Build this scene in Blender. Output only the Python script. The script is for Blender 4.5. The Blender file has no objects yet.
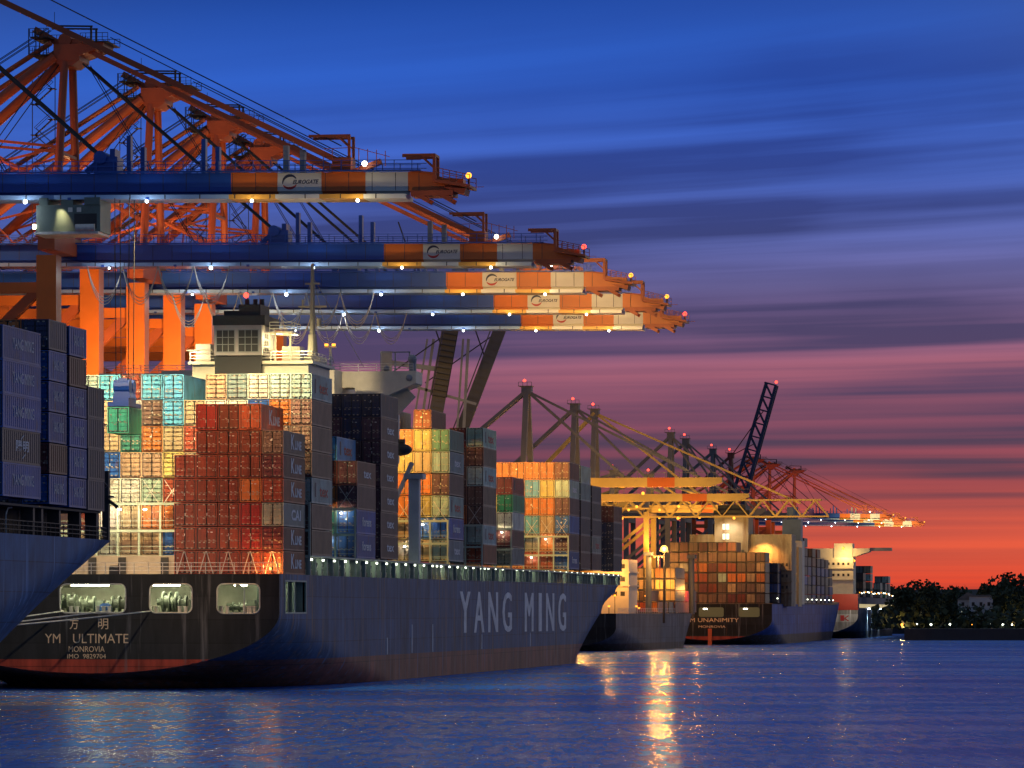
import bpy, bmesh, math, random
from math import sin, cos, tan, atan, radians, pi, sqrt
from mathutils import Vector, Matrix
random.seed(11)
SC = bpy.context.scene
COL = SC.collection
# ------------------------------------------------------------------ frame of reference
F, CX, HY, CH = 4220.0, 512.0, 611.0, 8.76        # focal length in px, principal column, horizon row, eye height
PHI = atan(0.151)                                 # the quay runs this far off the viewing axis
V = Vector((cos(PHI), -sin(PHI), 0.0))            # towards the open water
U = Vector((sin(PHI), cos(PHI), 0.0))             # along the quay, away from the viewer
ORG = Vector((-25.6, 465.0, 0.0))                 # starboard corner of the middle ship's transom
def sp(s, t, z=0.0):
    return ORG + V * s + U * t + Vector((0, 0, z))
def pix(px, py, D):
    return Vector(((px - CX) / F * D, D, CH + (HY - py) / F * D))
def sh(s, t, z=0.0):                              # the same frame for a ship's own children
    return Vector((s, t, z))

# ------------------------------------------------------------------ materials
MATS = {}
def new_mat(name):
    m = bpy.data.materials.new(name); m.use_nodes = True
    nt = m.node_tree
    b = nt.nodes['Principled BSDF']
    return m, nt, b
def _noise(nt, scale, detail=4, rough=.6, vec=None, stretch=None):
    tc = nt.nodes.new('ShaderNodeTexCoord')
    n = nt.nodes.new('ShaderNodeTexNoise'); n.inputs['Scale'].default_value = scale
    n.inputs['Detail'].default_value = detail; n.inputs['Roughness'].default_value = rough
    src = tc.outputs['Object']
    if stretch:
        mp = nt.nodes.new('ShaderNodeMapping'); mp.inputs['Scale'].default_value = stretch
        nt.links.new(src, mp.inputs['Vector']); src = mp.outputs['Vector']
    nt.links.new(src, n.inputs['Vector'])
    return n
def _ramp(nt, fac, stops):
    r = nt.nodes.new('ShaderNodeValToRGB')
    e = r.color_ramp.elements
    while len(e) > 1: e.remove(e[-1])
    e[0].position = stops[0][0]; e[0].color = (*stops[0][1], 1)
    for p, c in stops[1:]:
        x = e.new(p); x.color = (*c, 1)
    nt.links.new(fac, r.inputs['Fac'])
    return r
def _mul(nt, a, b, fac=1.0):
    m = nt.nodes.new('ShaderNodeMix'); m.data_type = 'RGBA'; m.blend_type = 'MULTIPLY'
    m.inputs['Factor'].default_value = fac
    for s, v in ((6, a), (7, b)):
        if hasattr(v, 'links'): nt.links.new(v, m.inputs[s])
        else: m.inputs[s].default_value = (*v, 1)
    return m.outputs[2]
def _mix(nt, fac, a, b):
    m = nt.nodes.new('ShaderNodeMix'); m.data_type = 'RGBA'
    if hasattr(fac, 'links'): nt.links.new(fac, m.inputs['Factor'])
    else: m.inputs['Factor'].default_value = fac
    for s, v in ((6, a), (7, b)):
        if hasattr(v, 'links'): nt.links.new(v, m.inputs[s])
        else: m.inputs[s].default_value = (*v, 1)
    return m.outputs[2]
def paint(name, col, rough=.45, wear=.35, scale=.35, metal=0.0, rust=None, stretch=None, spec=.5):
    """worn paint: broad mottling plus optional rust streaks"""
    if name in MATS: return MATS[name]
    m, nt, b = new_mat(name)
    n = _noise(nt, scale, 6, .65, stretch=stretch)
    r = _ramp(nt, n.outputs['Fac'], [(.3, (1 - wear,) * 3), (.7, (1 + wear * .3,) * 3)])
    c = _mul(nt, col, r.outputs['Color'])
    if rust:
        n2 = _noise(nt, scale * 1.7, 7, .7, stretch=rust[1])
        r2 = _ramp(nt, n2.outputs['Fac'], [(rust[2], (0, 0, 0)), (rust[2] + .12, (1, 1, 1))])
        c = _mix(nt, r2.outputs['Color'], c, rust[0])
    nt.links.new(c, b.inputs['Base Color'])
    b.inputs['Roughness'].default_value = rough; b.inputs['Metallic'].default_value = metal
    b.inputs['Specular IOR Level'].default_value = spec
    MATS[name] = m
    return m
def lamp_mat(name, col, strength):
    if name in MATS: return MATS[name]
    m, nt, b = new_mat(name)
    b.inputs['Base Color'].default_value = (.02, .02, .02, 1)
    b.inputs['Emission Color'].default_value = (*col, 1)
    b.inputs['Emission Strength'].default_value = strength
    MATS[name] = m
    return m
def container_paint():
    m, nt, b = new_mat('container_paint')
    oi = nt.nodes.new('ShaderNodeObjectInfo')
    tc = nt.nodes.new('ShaderNodeTexCoord')
    add = nt.nodes.new('ShaderNodeVectorMath'); add.operation = 'ADD'
    sc = nt.nodes.new('ShaderNodeVectorMath'); sc.operation = 'SCALE'; sc.inputs[0].default_value = (37, 91, 53)
    nt.links.new(oi.outputs['Random'], sc.inputs['Scale'])
    nt.links.new(tc.outputs['Object'], add.inputs[0]); nt.links.new(sc.outputs[0], add.inputs[1])
    def nz(scale, stretch, det=5):
        mp = nt.nodes.new('ShaderNodeMapping'); mp.inputs['Scale'].default_value = stretch
        nt.links.new(add.outputs[0], mp.inputs['Vector'])
        n = nt.nodes.new('ShaderNodeTexNoise'); n.inputs['Scale'].default_value = scale; n.inputs['Detail'].default_value = det
        nt.links.new(mp.outputs[0], n.inputs['Vector'])
        return n.outputs['Fac']
    r = _ramp(nt, nz(1.1, (1, .5, .35)), [(.3, (.62,) * 3), (.68, (1.1,) * 3)])
    c = _mul(nt, oi.outputs['Color'], r.outputs['Color'])
    r2 = _ramp(nt, nz(1.6, (1, 1, .3), 8), [(.6, (0, 0, 0)), (.72, (.7, .7, .7))])
    c = _mix(nt, r2.outputs['Color'], c, (.13, .05, .025))
    nt.links.new(c, b.inputs['Base Color'])
    b.inputs['Roughness'].default_value = .5
    MATS['container_paint'] = m
    return m
M_CON = container_paint()
M_BRKT = paint('weathered_fittings', (.40, .33, .25), .45, .3, 2.0)
M_STEEL = paint('galvanised_steel', (.62, .6, .55), .35, .3, 2.0)
M_LABEL = paint('white_placard', (.85, .83, .76), .5, .2, 3)
M_DARK = paint('dark_steel', (.02, .02, .024), .6, .3)
M_ORANGE = paint('crane_orange', (.62, .135, .012), .42, .25, .12, rust=((.2, .05, .012), (1, 1, .25), .66))
M_RED = paint('crane_red', (.46, .085, .02), .5, .35, .15)  # red also stands in for weaker light on the braces and raking legs
M_BLUE = paint('crane_blue', (.012, .07, .37), .38, .25, .12, rust=((.02, .03, .09), (.35, 1, 1.4), .66))
M_PANEL = paint('crane_pale_panel', (.62, .6, .56), .45, .15, .2)
M_GREY = paint('grey_steel', (.3, .31, .31), .5, .3, .3)
M_CREAM = paint('cream_paint', (.72, .67, .52), .5, .22, .25, rust=((.3, .16, .07), (1, 1, .2), .7))
M_MINT = paint('deck_green', (.36, .44, .36), .5, .3, .5)
M_MARK = paint('white_lettering', (.90, .88, .86), .6, .3, .8)
M_MARKD = paint('navy_lettering', (.02, .025, .07), .6, .2, .8)
M_MARKR = paint('red_lettering', (.45, .03, .03), .6, .2, .8)
M_GOLD = paint('buff_lettering', (.75, .55, .33), .6, .2, .8)
M_ROPE = paint('pale_rope', (.7, .66, .55), .8, .2, 1)
M_CABLE = paint('pale_cable', (.30, .29, .27), .6, .2, 1)
M_WHITE = lamp_mat('lamp_white', (1.0, .93, .72), 14)
M_TUBE = lamp_mat('lamp_tube', (.93, 1.0, .78), 7)
M_SODIUM = lamp_mat('lamp_sodium', (1.0, .36, .03), 3)
M_SODBIG = lamp_mat('lamp_sodium_bright', (1.0, .50, .08), 3.2)
M_REDL = lamp_mat('lamp_red', (1.0, .05, .03), 5)
M_COOL = lamp_mat('lamp_cool', (.75, .9, 1.0), 14)
M_TUBEB = lamp_mat('lamp_tube_bright', (1.0, .95, .60), 60)
M_LIT = lamp_mat('lit_window', (.9, .95, .7), 1.6)

# ------------------------------------------------------------------ mesh builder
class MB:
    def __init__(s): s.v = []; s.f = []; s.m = []; s.sm = []
    def quadface(s, pts, mi=0):
        b = len(s.v); s.v += [tuple(p) for p in pts]; s.f.append(tuple(range(b, b + len(pts)))); s.m.append(mi)
    def box(s, c, size, mi=0, R=None, taper=None):
        x, y, z = (d / 2 for d in size); b = len(s.v)
        for k, (i, j, l) in enumerate(((-1,-1,-1),(1,-1,-1),(1,1,-1),(-1,1,-1),(-1,-1,1),(1,-1,1),(1,1,1),(-1,1,1))):
            sx = sy = 1
            if taper and l > 0: sx, sy = taper
            p = Vector((i * x * sx, j * y * sy, l * z))
            if R is not None: p = R @ p
            s.v.append(tuple(p + Vector(c)))
        for q in ((0,3,2,1),(4,5,6,7),(0,1,5,4),(1,2,6,5),(2,3,7,6),(3,0,4,7)):
            s.f.append(tuple(b + i for i in q)); s.m.append(mi)
        return s
    def span(s, lo, hi, mi=0):
        return s.box([(a + b) / 2 for a, b in zip(lo, hi)], [abs(b - a) for a, b in zip(lo, hi)], mi)
    def bar(s, p0, p1, w, h=None, mi=0):
        p0, p1 = Vector(p0), Vector(p1); d = p1 - p0; L = d.length; d.normalize(); h = h or w
        up = Vector((0, 0, 1)) if abs(d.z) < .95 else Vector((0, 1, 0))
        x = d.cross(up).normalized(); z = x.cross(d).normalized()
        R = Matrix((x, d, z)).transposed()
        return s.box((p0 + p1) / 2, (w, L, h), mi, R)
    def tube(s, p0, p1, r, r2=None, n=10, mi=0, cap=True):
        p0, p1 = Vector(p0), Vector(p1); d = (p1 - p0).normalized(); r2 = r if r2 is None else r2
        up = Vector((0, 0, 1)) if abs(d.z) < .95 else Vector((0, 1, 0))
        x = d.cross(up).normalized(); y = d.cross(x).normalized(); b = len(s.v)
        for p, rr in ((p0, r), (p1, r2)):
            for k in range(n):
                a = 2 * pi * k / n
                s.v.append(tuple(p + x * (rr * cos(a)) + y * (rr * sin(a))))
        for k in range(n):
            j = (k + 1) % n
            s.f.append((b + k, b + j, b + n + j, b + n + k)); s.m.append(mi)
        if cap:
            s.f.append(tuple(b + k for k in range(n - 1, -1, -1))); s.m.append(mi)
            s.f.append(tuple(b + n + k for k in range(n))); s.m.append(mi)
        return s
    def path(s, pts, r, n=6, mi=0):
        for a, b in zip(pts, pts[1:]): s.tube(a, b, r, n=n, mi=mi, cap=False)
        return s
    def ball(s, c, r, mi=0, n=10, m=6, squash=1.0):
        b = len(s.v); c = Vector(c)
        for i in range(1, m):
            th = pi * i / m
            for k in range(n):
                a = 2 * pi * k / n
                s.v.append(tuple(c + Vector((r * sin(th) * cos(a), r * sin(th) * sin(a), r * squash * cos(th)))))
        top = len(s.v); s.v.append(tuple(c + Vector((0, 0, r * squash)))); s.v.append(tuple(c - Vector((0, 0, r * squash))))
        for i in range(m - 2):
            for k in range(n):
                j = (k + 1) % n
                s.f.append((b + i*n + k, b + (i+1)*n + k, b + (i+1)*n + j, b + i*n + j)); s.m.append(mi)
        for k in range(n):
            j = (k + 1) % n
            s.f.append((top, b + k, b + j)); s.m.append(mi)
            s.f.append((top + 1, b + (m-2)*n + j, b + (m-2)*n + k)); s.m.append(mi)
        return s
    def prism(s, poly, y0, y1, mi=0):
        """poly of (x, z), extruded along y"""
        n = len(poly); b = len(s.v)
        for y in (y0, y1):
            for x, z in poly: s.v.append((x, y, z))
        s.f.append(tuple(b + k for k in range(n))); s.m.append(mi)
        s.f.append(tuple(b + n + k for k in range(n - 1, -1, -1))); s.m.append(mi)
        for k in range(n):
            j = (k + 1) % n
            s.f.append((b + j, b + k, b + n + k, b + n + j)); s.m.append(mi)
        return s
    def add(s, vf, fn, mi=0):
        vs, fs = vf; b = len(s.v)
        s.v += [tuple(fn(*p)) for p in vs]
        for f in fs: s.f.append(tuple(b + i for i in f)); s.m.append(mi)
        return s
    def mesh(s, name, mats, smooth=False):
        me = bpy.data.meshes.new(name)
        me.from_pydata(s.v, [], s.f)
        for m in (mats if isinstance(mats, (list, tuple)) else [mats]): me.materials.append(m)
        me.polygons.foreach_set('material_index', s.m)
        if smooth: me.polygons.foreach_set('use_smooth', [True] * len(s.f))
        me.update()
        return me
    def build(s, name, mats, parent=None, loc=None, rz=None, smooth=False):
        return link(s.mesh(name, mats, smooth), name, parent, loc, rz)
def link(me, name, parent=None, loc=None, rz=None):
    o = bpy.data.objects.new(name, me); COL.objects.link(o)
    if parent is not None: o.parent = parent
    if loc is not None: o.location = loc
    if rz is not None: o.rotation_euler.z = rz
    return o
SEEN = {}
def tag(o, label, cat, group=None):
    n = len(label.split())
    if not 4 <= n <= 16: print('LABEL LENGTH', n, label)
    if label in SEEN and not (group and SEEN[label] == group): print('DUP LABEL', label)
    SEEN[label] = group or '-'
    o['label'] = label; o['category'] = cat
    if group: o['group'] = group
    return o
def empty(name, loc=(0, 0, 0), rz=0.0):
    o = bpy.data.objects.new(name, None); COL.objects.link(o)
    o.location = loc; o.rotation_euler.z = rz
    return o
def copy_tree(o, parent=None):
    c = o.copy(); COL.objects.link(c)
    if parent is not None: c.parent = parent
    for ch in list(o.children): copy_tree(ch, c)
    return c
_T = {}
def text(body, size, bold=0.0, shear=0.0, width=None, spacing=1.0):
    """lettering as (verts, faces) in the x-y plane, centred on x, baseline at 0"""
    k = (body, size, bold, shear, width, spacing)
    if k in _T: return _T[k]
    cu = bpy.data.curves.new('lettering', 'FONT'); cu.body = body; cu.size = size; cu.offset = bold; cu.shear = shear
    cu.align_x = 'CENTER'; cu.space_character = spacing; cu.resolution_u = 3
    ob = bpy.data.objects.new('lettering', cu); COL.objects.link(ob)
    dg = bpy.context.evaluated_depsgraph_get()
    me = bpy.data.meshes.new_from_object(ob.evaluated_get(dg))
    vs = [tuple(v.co) for v in me.vertices]; fs = [tuple(p.vertices) for p in me.polygons]
    if width and vs:
        w = max(v[0] for v in vs) - min(v[0] for v in vs); q = width / w
        vs = [(v[0] * q, v[1], v[2]) for v in vs]
    bpy.data.objects.remove(ob); bpy.data.curves.remove(cu); bpy.data.meshes.remove(me)
    _T[k] = (vs, fs)
    return _T[k]
def plate(outer, holes, thick):
    """flat plate with holes as (verts, faces) in x-y, from outlines"""
    cu = bpy.data.curves.new('plate', 'CURVE'); cu.dimensions = '2D'; cu.fill_mode = 'BOTH'; cu.extrude = thick / 2
    for ring in [outer] + holes:
        sn = cu.splines.new('POLY'); sn.points.add(len(ring) - 1); sn.use_cyclic_u = True
        for p, (x, y) in zip(sn.points, ring): p.co = (x, y, 0, 1)
    ob = bpy.data.objects.new('plate', cu); COL.objects.link(ob)
    me = bpy.data.meshes.new_from_object(ob.evaluated_get(bpy.context.evaluated_depsgraph_get()))
    r = ([tuple(v.co) for v in me.vertices], [tuple(p.vertices) for p in me.polygons])
    bpy.data.objects.remove(ob); bpy.data.curves.remove(cu); bpy.data.meshes.remove(me)
    return r
def rrect(x0, x1, z0, z1, r, n=5):
    out = []
    for cx, cz, a0 in ((x1 - r, z1 - r, 0), (x0 + r, z1 - r, 90), (x0 + r, z0 + r, 180), (x1 - r, z0 + r, 270)):
        for k in range(n + 1):
            a = radians(a0 + 90 * k / n); out.append((cx + r * cos(a), cz + r * sin(a)))
    return out
def light(kind, loc, power, col=(1, .85, .6), target=None, size=.3, angle=100, blend=.6):
    L = bpy.data.lights.new('lamp', kind); L.energy = power; L.color = col
    if kind == 'SPOT': L.spot_size = radians(angle); L.spot_blend = blend; L.shadow_soft_size = size
    elif kind == 'AREA': L.size = size
    else: L.shadow_soft_size = size
    o = bpy.data.objects.new('lamp', L); COL.objects.link(o); o.location = loc
    if target is not None:
        d = Vector(target) - Vector(loc); o.rotation_euler = d.to_track_quat('-Z', 'Y').to_euler()
    return o
WARM, SOD, COOLW, GRN = (1, .8, .5), (1, .42, .08), (.85, .93, 1), (.9, 1, .72)
# ------------------------------------------------------------------ world, camera, sun
def build_world():
    w = bpy.data.worlds.new('World'); SC.world = w; w.use_nodes = True
    nt = w.node_tree; nt.nodes.clear()
    N = nt.nodes.new; L = nt.links.new
    tc = N('ShaderNodeTexCoord'); sep = N('ShaderNodeSeparateXYZ'); L(tc.outputs['Generated'], sep.inputs[0])
    def math_(op, a, b=None, c=None):
        m = N('ShaderNodeMath'); m.operation = op
        for i, v in enumerate((a, b, c)):
            if v is None: continue
            if hasattr(v, 'links'): L(v, m.inputs[i])
            else: m.inputs[i].default_value = v
        return m.outputs[0]
    def s2l(c): return tuple(((x / 255) / 12.92 if x <= 10 else (((x / 255) + .055) / 1.055) ** 2.4) for x in c)
    X, Y, Z = sep.outputs
    # clear evening gradient by elevation, sunset side
    zf = math_('DIVIDE', Z, .16)
    # slight lift of the warm zone towards the place where the sun went down (to the right of the view)
    zz = math_('ADD', zf, math_('MULTIPLY', X, -.16))
    def K(y, c): return ((611 - y) / F / .16, s2l(c))
    stops = [(-.05, s2l((150, 50, 40))), K(596, (226, 70, 48)), K(565, (236, 90, 62)), K(528, (206, 84, 70)), K(490, (172, 74, 80)),
             K(445, (142, 74, 98)), K(405, (146, 82, 106)), K(375, (168, 96, 118)), K(340, (140, 100, 140)), K(295, (112, 104, 160)), K(250, (98, 110, 186)),
             K(190, (74, 108, 204)), K(130, (58, 104, 210)), K(80, (44, 98, 206)), K(0, (16, 68, 162)), (1.0, s2l((8, 52, 142)))]
    ramp = N('ShaderNodeValToRGB'); e = ramp.color_ramp.elements
    stops[0] = (0.0, stops[0][1])
    while len(e) > 1: e.remove(e[-1])
    e[0].position, e[0].color = 0, (*stops[0][1], 1)
    for p, c in stops[1:]:
        q = e.new(p); q.color = (*c, 1)
    L(zz, ramp.inputs[0])
    # long-exposure cloud streaks
    # streaks run level near the horizon, tilt upwards to the right higher up and widen with height
    gz = math_('POWER', math_('MAXIMUM', math_('MULTIPLY', Z, math_('SUBTRACT', 1.0, math_('MULTIPLY', X, math_('MULTIPLY', Z, 5.5)))), .0005), .4)
    def streak(sx, sz, tilt, detail, seed, lo, hi):
        cb = N('ShaderNodeCombineXYZ')
        L(math_('MULTIPLY', X, sx), cb.inputs[0])
        L(math_('MULTIPLY', gz, sz), cb.inputs[1]); cb.inputs[2].default_value = seed
        n = N('ShaderNodeTexNoise'); n.inputs['Scale'].default_value = 1; n.inputs['Detail'].default_value = detail; n.inputs['Roughness'].default_value = .5
        L(cb.outputs[0], n.inputs['Vector'])
        mr = N('ShaderNodeMapRange'); mr.interpolation_type = 'SMOOTHSTEP'
        mr.inputs[1].default_value = lo; mr.inputs[2].default_value = hi
        L(n.outputs['Fac'], mr.inputs[0]); return mr.outputs[0]
    s1 = streak(2.2, 38, 0, 3, 3.7, .38, .60)
    s2 = streak(4.2, 115, 0, 6, 8.2, .34, .66)
    s3 = streak(9.0, 12, 0, 3, 5.1, .38, .66)
    cl = math_('MULTIPLY', math_('ADD', math_('MULTIPLY', s1, .85), math_('MULTIPLY', s2, .60)), math_('ADD', math_('MULTIPLY', s3, .35), .72))
    # cloud cover by elevation: thin at the very horizon and above y ~ 70 of the view
    cov = N('ShaderNodeValToRGB'); ce = cov.color_ramp.elements
    while len(ce) > 1: ce.remove(ce[-1])
    ce[0].position, ce[0].color = 0, (.35,) * 3 + (1,)
    for p, v in ((.04, .78), (.10, 1), (.25, 1), (.5, 1), (.62, .95), (.74, .7), (.86, .25), (.95, .04), (1, 0)):
        q = ce.new(p); q.color = (v, v, v, 1)
    L(math_('ADD', zf, math_('MULTIPLY', X, -.95)), cov.inputs[0])
    fac = math_('MINIMUM', math_('MULTIPLY', cl, cov.outputs[0]), 1.0)
    ccol = N('ShaderNodeValToRGB'); ce = ccol.color_ramp.elements
    while len(ce) > 1: ce.remove(ce[-1])
    ce[0].position, ce[0].color = 0, (*s2l((150, 62, 62)), 1)
    for y, c in ((560, (130, 58, 64)), (510, (98, 58, 74)), (450, (78, 58, 84)), (380, (80, 62, 98)), (320, (70, 62, 104)), (250, (54, 62, 118)), (170, (40, 64, 142)), (90, (28, 68, 160))):
        q = ce.new((611 - y) / F / .16); q.color = (*s2l(c), 1)
    L(zf, ccol.inputs[0])
    mx = N('ShaderNodeMix'); mx.data_type = 'RGBA'; L(fac, mx.inputs[0]); L(ramp.outputs[0], mx.inputs[6]); L(ccol.outputs[0], mx.inputs[7])
    # the sky overhead and away from the sunset: deep blue dusk
    hi = N('ShaderNodeMapRange'); hi.inputs[1].default_value = .15; hi.inputs[2].default_value = .75; L(Z, hi.inputs[0])
    m2 = N('ShaderNodeMix'); m2.data_type = 'RGBA'; L(hi.outputs[0], m2.inputs[0]); L(mx.outputs[2], m2.inputs[6]); m2.inputs[7].default_value = (.028, .090, .29, 1)
    back = N('ShaderNodeMapRange'); back.interpolation_type = 'SMOOTHSTEP'; back.inputs[1].default_value = .9925; back.inputs[2].default_value = .955
    L(Y, back.inputs[0])
    m3 = N('ShaderNodeMix'); m3.data_type = 'RGBA'; L(back.outputs[0], m3.inputs[0]); L(m2.outputs[2], m3.inputs[6]); m3.inputs[7].default_value = (.080, .125, .235, 1)
    # physical sky of a sun on the horizon, faint
    sky = N('ShaderNodeTexSky'); sky.sky_type = 'NISHITA'; sky.sun_disc = False
    sky.sun_elevation = radians(5); sky.sun_rotation = radians(38)
    bg0 = N('ShaderNodeBackground'); bg0.inputs[1].default_value = .002; L(sky.outputs[0], bg0.inputs[0])
    bg = N('ShaderNodeBackground'); bg.inputs[1].default_value = 1.0; L(m3.outputs[2], bg.inputs[0])
    ad = N('ShaderNodeAddShader'); L(bg0.outputs[0], ad.inputs[0]); L(bg.outputs[0], ad.inputs[1])
    out = N('ShaderNodeOutputWorld'); L(ad.outputs[0], out.inputs[0])
build_world()
cam = bpy.data.cameras.new('camera'); co = bpy.data.objects.new('camera', cam); COL.objects.link(co)
co.location = (0, 0, CH); co.rotation_euler = (pi / 2, 0, 0)
cam.sensor_width = 36; cam.lens = F / 1024 * 36; cam.shift_y = (HY - 384) / 1024
cam.clip_start = 1; cam.clip_end = 40000
SC.camera = co
sun = bpy.data.lights.new('sun', 'SUN'); sun.energy = .14; sun.angle = radians(20); sun.color = (1, .74, .52)
so = bpy.data.objects.new('sun', sun); COL.objects.link(so)
az, el = radians(38), radians(5.0)
d = -Vector((sin(az) * cos(el), cos(az) * cos(el), sin(el))); so.rotation_euler = d.to_track_quat('-Z', 'Y').to_euler()
SC.view_settings.view_transform = 'Standard'; SC.view_settings.look = 'None'
SC.view_settings.exposure = 0; SC.view_settings.gamma = 1; SC.view_settings.use_curve_mapping = False
SC.render.engine = 'CYCLES'
cy = SC.cycles
cy.max_bounces = 4; cy.diffuse_bounces = 2; cy.glossy_bounces = 2; cy.transmission_bounces = 2
cy.sample_clamp_indirect = 4; cy.caustics_reflective = False; cy.caustics_refractive = False
cy.use_denoising = True
try: cy.denoiser = 'OPENIMAGEDENOISE'
except Exception: pass

# ------------------------------------------------------------------ water and land
def build_water():
    m, nt, b = new_mat('river_water')
    N = nt.nodes.new; L = nt.links.new
    geo = N('ShaderNodeNewGeometry')
    def nz(scale, stretch, det=3, rough=.55):
        mp = N('ShaderNodeMapping'); mp.inputs['Scale'].default_value = stretch; mp.inputs['Rotation'].default_value = (0, 0, .12)
        L(geo.outputs['Position'], mp.inputs[0])
        n = N('ShaderNodeTexNoise'); n.inputs['Scale'].default_value = scale; n.inputs['Detail'].default_value = det; n.inputs['Roughness'].default_value = rough
        L(mp.outputs[0], n.inputs['Vector']); return n.outputs['Fac']
    b.inputs['Base Color'].default_value = (.010, .058, .25, 1)
    b.inputs['IOR'].default_value = 1.33
    r = N('ShaderNodeMapRange'); r.inputs[1].default_value = .35; r.inputs[2].default_value = .65; r.inputs[3].default_value = .14; r.inputs[4].default_value = .22
    L(nz(.02, (1, .35, 1), 4), r.inputs[0]); pass
    bp = N('ShaderNodeBump'); bp.inputs['Strength'].default_value = 1.0; bp.inputs['Distance'].default_value = 2.0
    L(nz(1.0, (.38, .14, 1), 6, .68), bp.inputs['Height'])
    # turbid river water: blue body colour under a rippled, tinted gloss
    df = N('ShaderNodeBsdfDiffuse'); df.inputs[0].default_value = (.010, .115, .56, 1); L(bp.outputs[0], df.inputs['Normal'])
    gl = N('ShaderNodeBsdfGlossy'); gl.inputs[0].default_value = (.72, .86, 1.0, 1); L(r.outputs[0], gl.inputs['Roughness']); L(bp.outputs[0], gl.inputs['Normal'])
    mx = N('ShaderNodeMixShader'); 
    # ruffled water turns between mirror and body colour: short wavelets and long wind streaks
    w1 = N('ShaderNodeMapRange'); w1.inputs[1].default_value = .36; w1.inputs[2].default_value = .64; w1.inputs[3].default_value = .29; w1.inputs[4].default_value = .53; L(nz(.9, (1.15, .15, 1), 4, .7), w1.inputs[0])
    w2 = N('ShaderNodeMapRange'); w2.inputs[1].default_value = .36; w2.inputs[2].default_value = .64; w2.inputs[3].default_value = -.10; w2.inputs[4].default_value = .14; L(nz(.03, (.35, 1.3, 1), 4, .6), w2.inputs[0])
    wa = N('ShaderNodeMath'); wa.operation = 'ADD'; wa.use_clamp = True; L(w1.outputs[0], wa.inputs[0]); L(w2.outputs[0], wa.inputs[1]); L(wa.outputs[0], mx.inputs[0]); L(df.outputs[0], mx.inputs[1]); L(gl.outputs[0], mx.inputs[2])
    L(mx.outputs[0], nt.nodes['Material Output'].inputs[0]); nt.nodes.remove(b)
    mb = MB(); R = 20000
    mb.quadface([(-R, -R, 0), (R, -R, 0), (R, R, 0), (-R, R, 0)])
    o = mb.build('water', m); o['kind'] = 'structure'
build_water()
QS = -46.0                                        # the quay face, this far inboard of the ships' water side
def build_land():
    m = paint('quay_concrete', (.16, .155, .15), .85, .4, .05)
    mb = MB(); z = 6.0
    p0, p1 = sp(QS, -600), sp(QS, 800)
    far = 1268.0
    p2 = sp(QS, 1170); p2b = Vector((154, 1622, 0)); p2c = Vector((117.5, 1264, 0)); p3 = Vector((4000, far + 260, 0)); p4 = Vector((4000, 16000, 0)); p5 = Vector((-9000, 16000, 0)); p6 = Vector((-9000, p0.y, 0))
    ring = [p0, p1, p2, p2b, Vector((1500, 16000, 0)), p5, p6]
    mb.quadface([(p.x, p.y, z) for p in ring])
    for a, b in zip(ring, ring[1:] + ring[:1]):
        mb.quadface([(a.x, a.y, -2), (b.x, b.y, -2), (b.x, b.y, z), (a.x, a.y, z)])
    mb.m = [0] + [1] * (len(mb.m) - 1)
    o = mb.build('quay', [m, paint('quay_wall_dark', (.045, .045, .05), .9, .4, .1)]); o['kind'] = 'structure'
    mb = MB(); z = 3.4; ring = [p2c, p3, p4, Vector((1500, 16000, 0)), p2b]
    mb.quadface([(p.x, p.y, z) for p in ring])
    for a, b in zip(ring, ring[1:] + ring[:1]): mb.quadface([(a.x, a.y, -2), (b.x, b.y, -2), (b.x, b.y, z), (a.x, a.y, z)])
    mb.m = [0] + [1] * (len(mb.m) - 1)
    o = mb.build('far_bank', [paint('bank_soil', (.06, .055, .045), .9, .4, .05), MATS['quay_wall_dark']]); o['kind'] = 'structure'
    # low wooded rise behind the far bank
    m = paint('wooded_hill', (.012, .018, .012), .95, .5, .004)
    mb = MB(); pts = []
    xs = [i * 40 for i in range(-5, 60)]
    for x in xs:
        h = 16 + 7 * sin(x * .006 + 1) + 4 * sin(x * .021) + random.uniform(-1.2, 1.2)
        pts.append((x, h))
    for (xa, ha), (xb, hb_) in zip(pts, pts[1:]):
        mb.quadface([(xa, 2300, 5.9), (xb, 2300, 5.9), (xb, 2500, 6 + hb_ * .95), (xa, 2500, 6 + ha * .95)])
        mb.quadface([(xa, 2500, 6 + ha * .95), (xb, 2500, 6 + hb_ * .95), (xb, 2900, 5.9), (xa, 2900, 5.9)])
    o = mb.build('hill', m); o['kind'] = 'structure'
build_land()
# ------------------------------------------------------------------ freight containers
CN = {  # code: (colour, words)
 'r': ((.30, .05, .022), 'rust red'), 'R': ((.42, .03, .022), 'bright red'), 'O': ((.55, .10, .035), 'orange red'),
 'o': ((.56, .17, .035), 'orange'), 'm': ((.17, .035, .04), 'maroon'), 'b': ((.20, .115, .085), 'brown'),
 't': ((.47, .33, .19), 'tan'), 'y': ((.58, .47, .16), 'mustard yellow'), 'w': ((.72, .70, .60), 'off-white'),
 'g': ((.42, .58, .52), 'pale mint'), 'G': ((.035, .19, .15), 'dark green'), 'l': ((.11, .40, .66), 'light blue'),
 'B': ((.012, .10, .40), 'blue'), 'n': ((.022, .032, .085), 'dark navy'), 'p': ((.11, .05, .065), 'plum'),
 'k': ((.27, .28, .27), 'grey'), 'e': ((.035, .36, .18), 'emerald green'), 's': ((.21, .33, .34), 'teal grey')}
W, L40, L20 = 2.44, 12.19, 6.06
ORD = ['bottom', 'second', 'third', 'fourth', 'fifth', 'sixth', 'seventh', 'eighth', 'ninth']
_cm = {}
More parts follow.
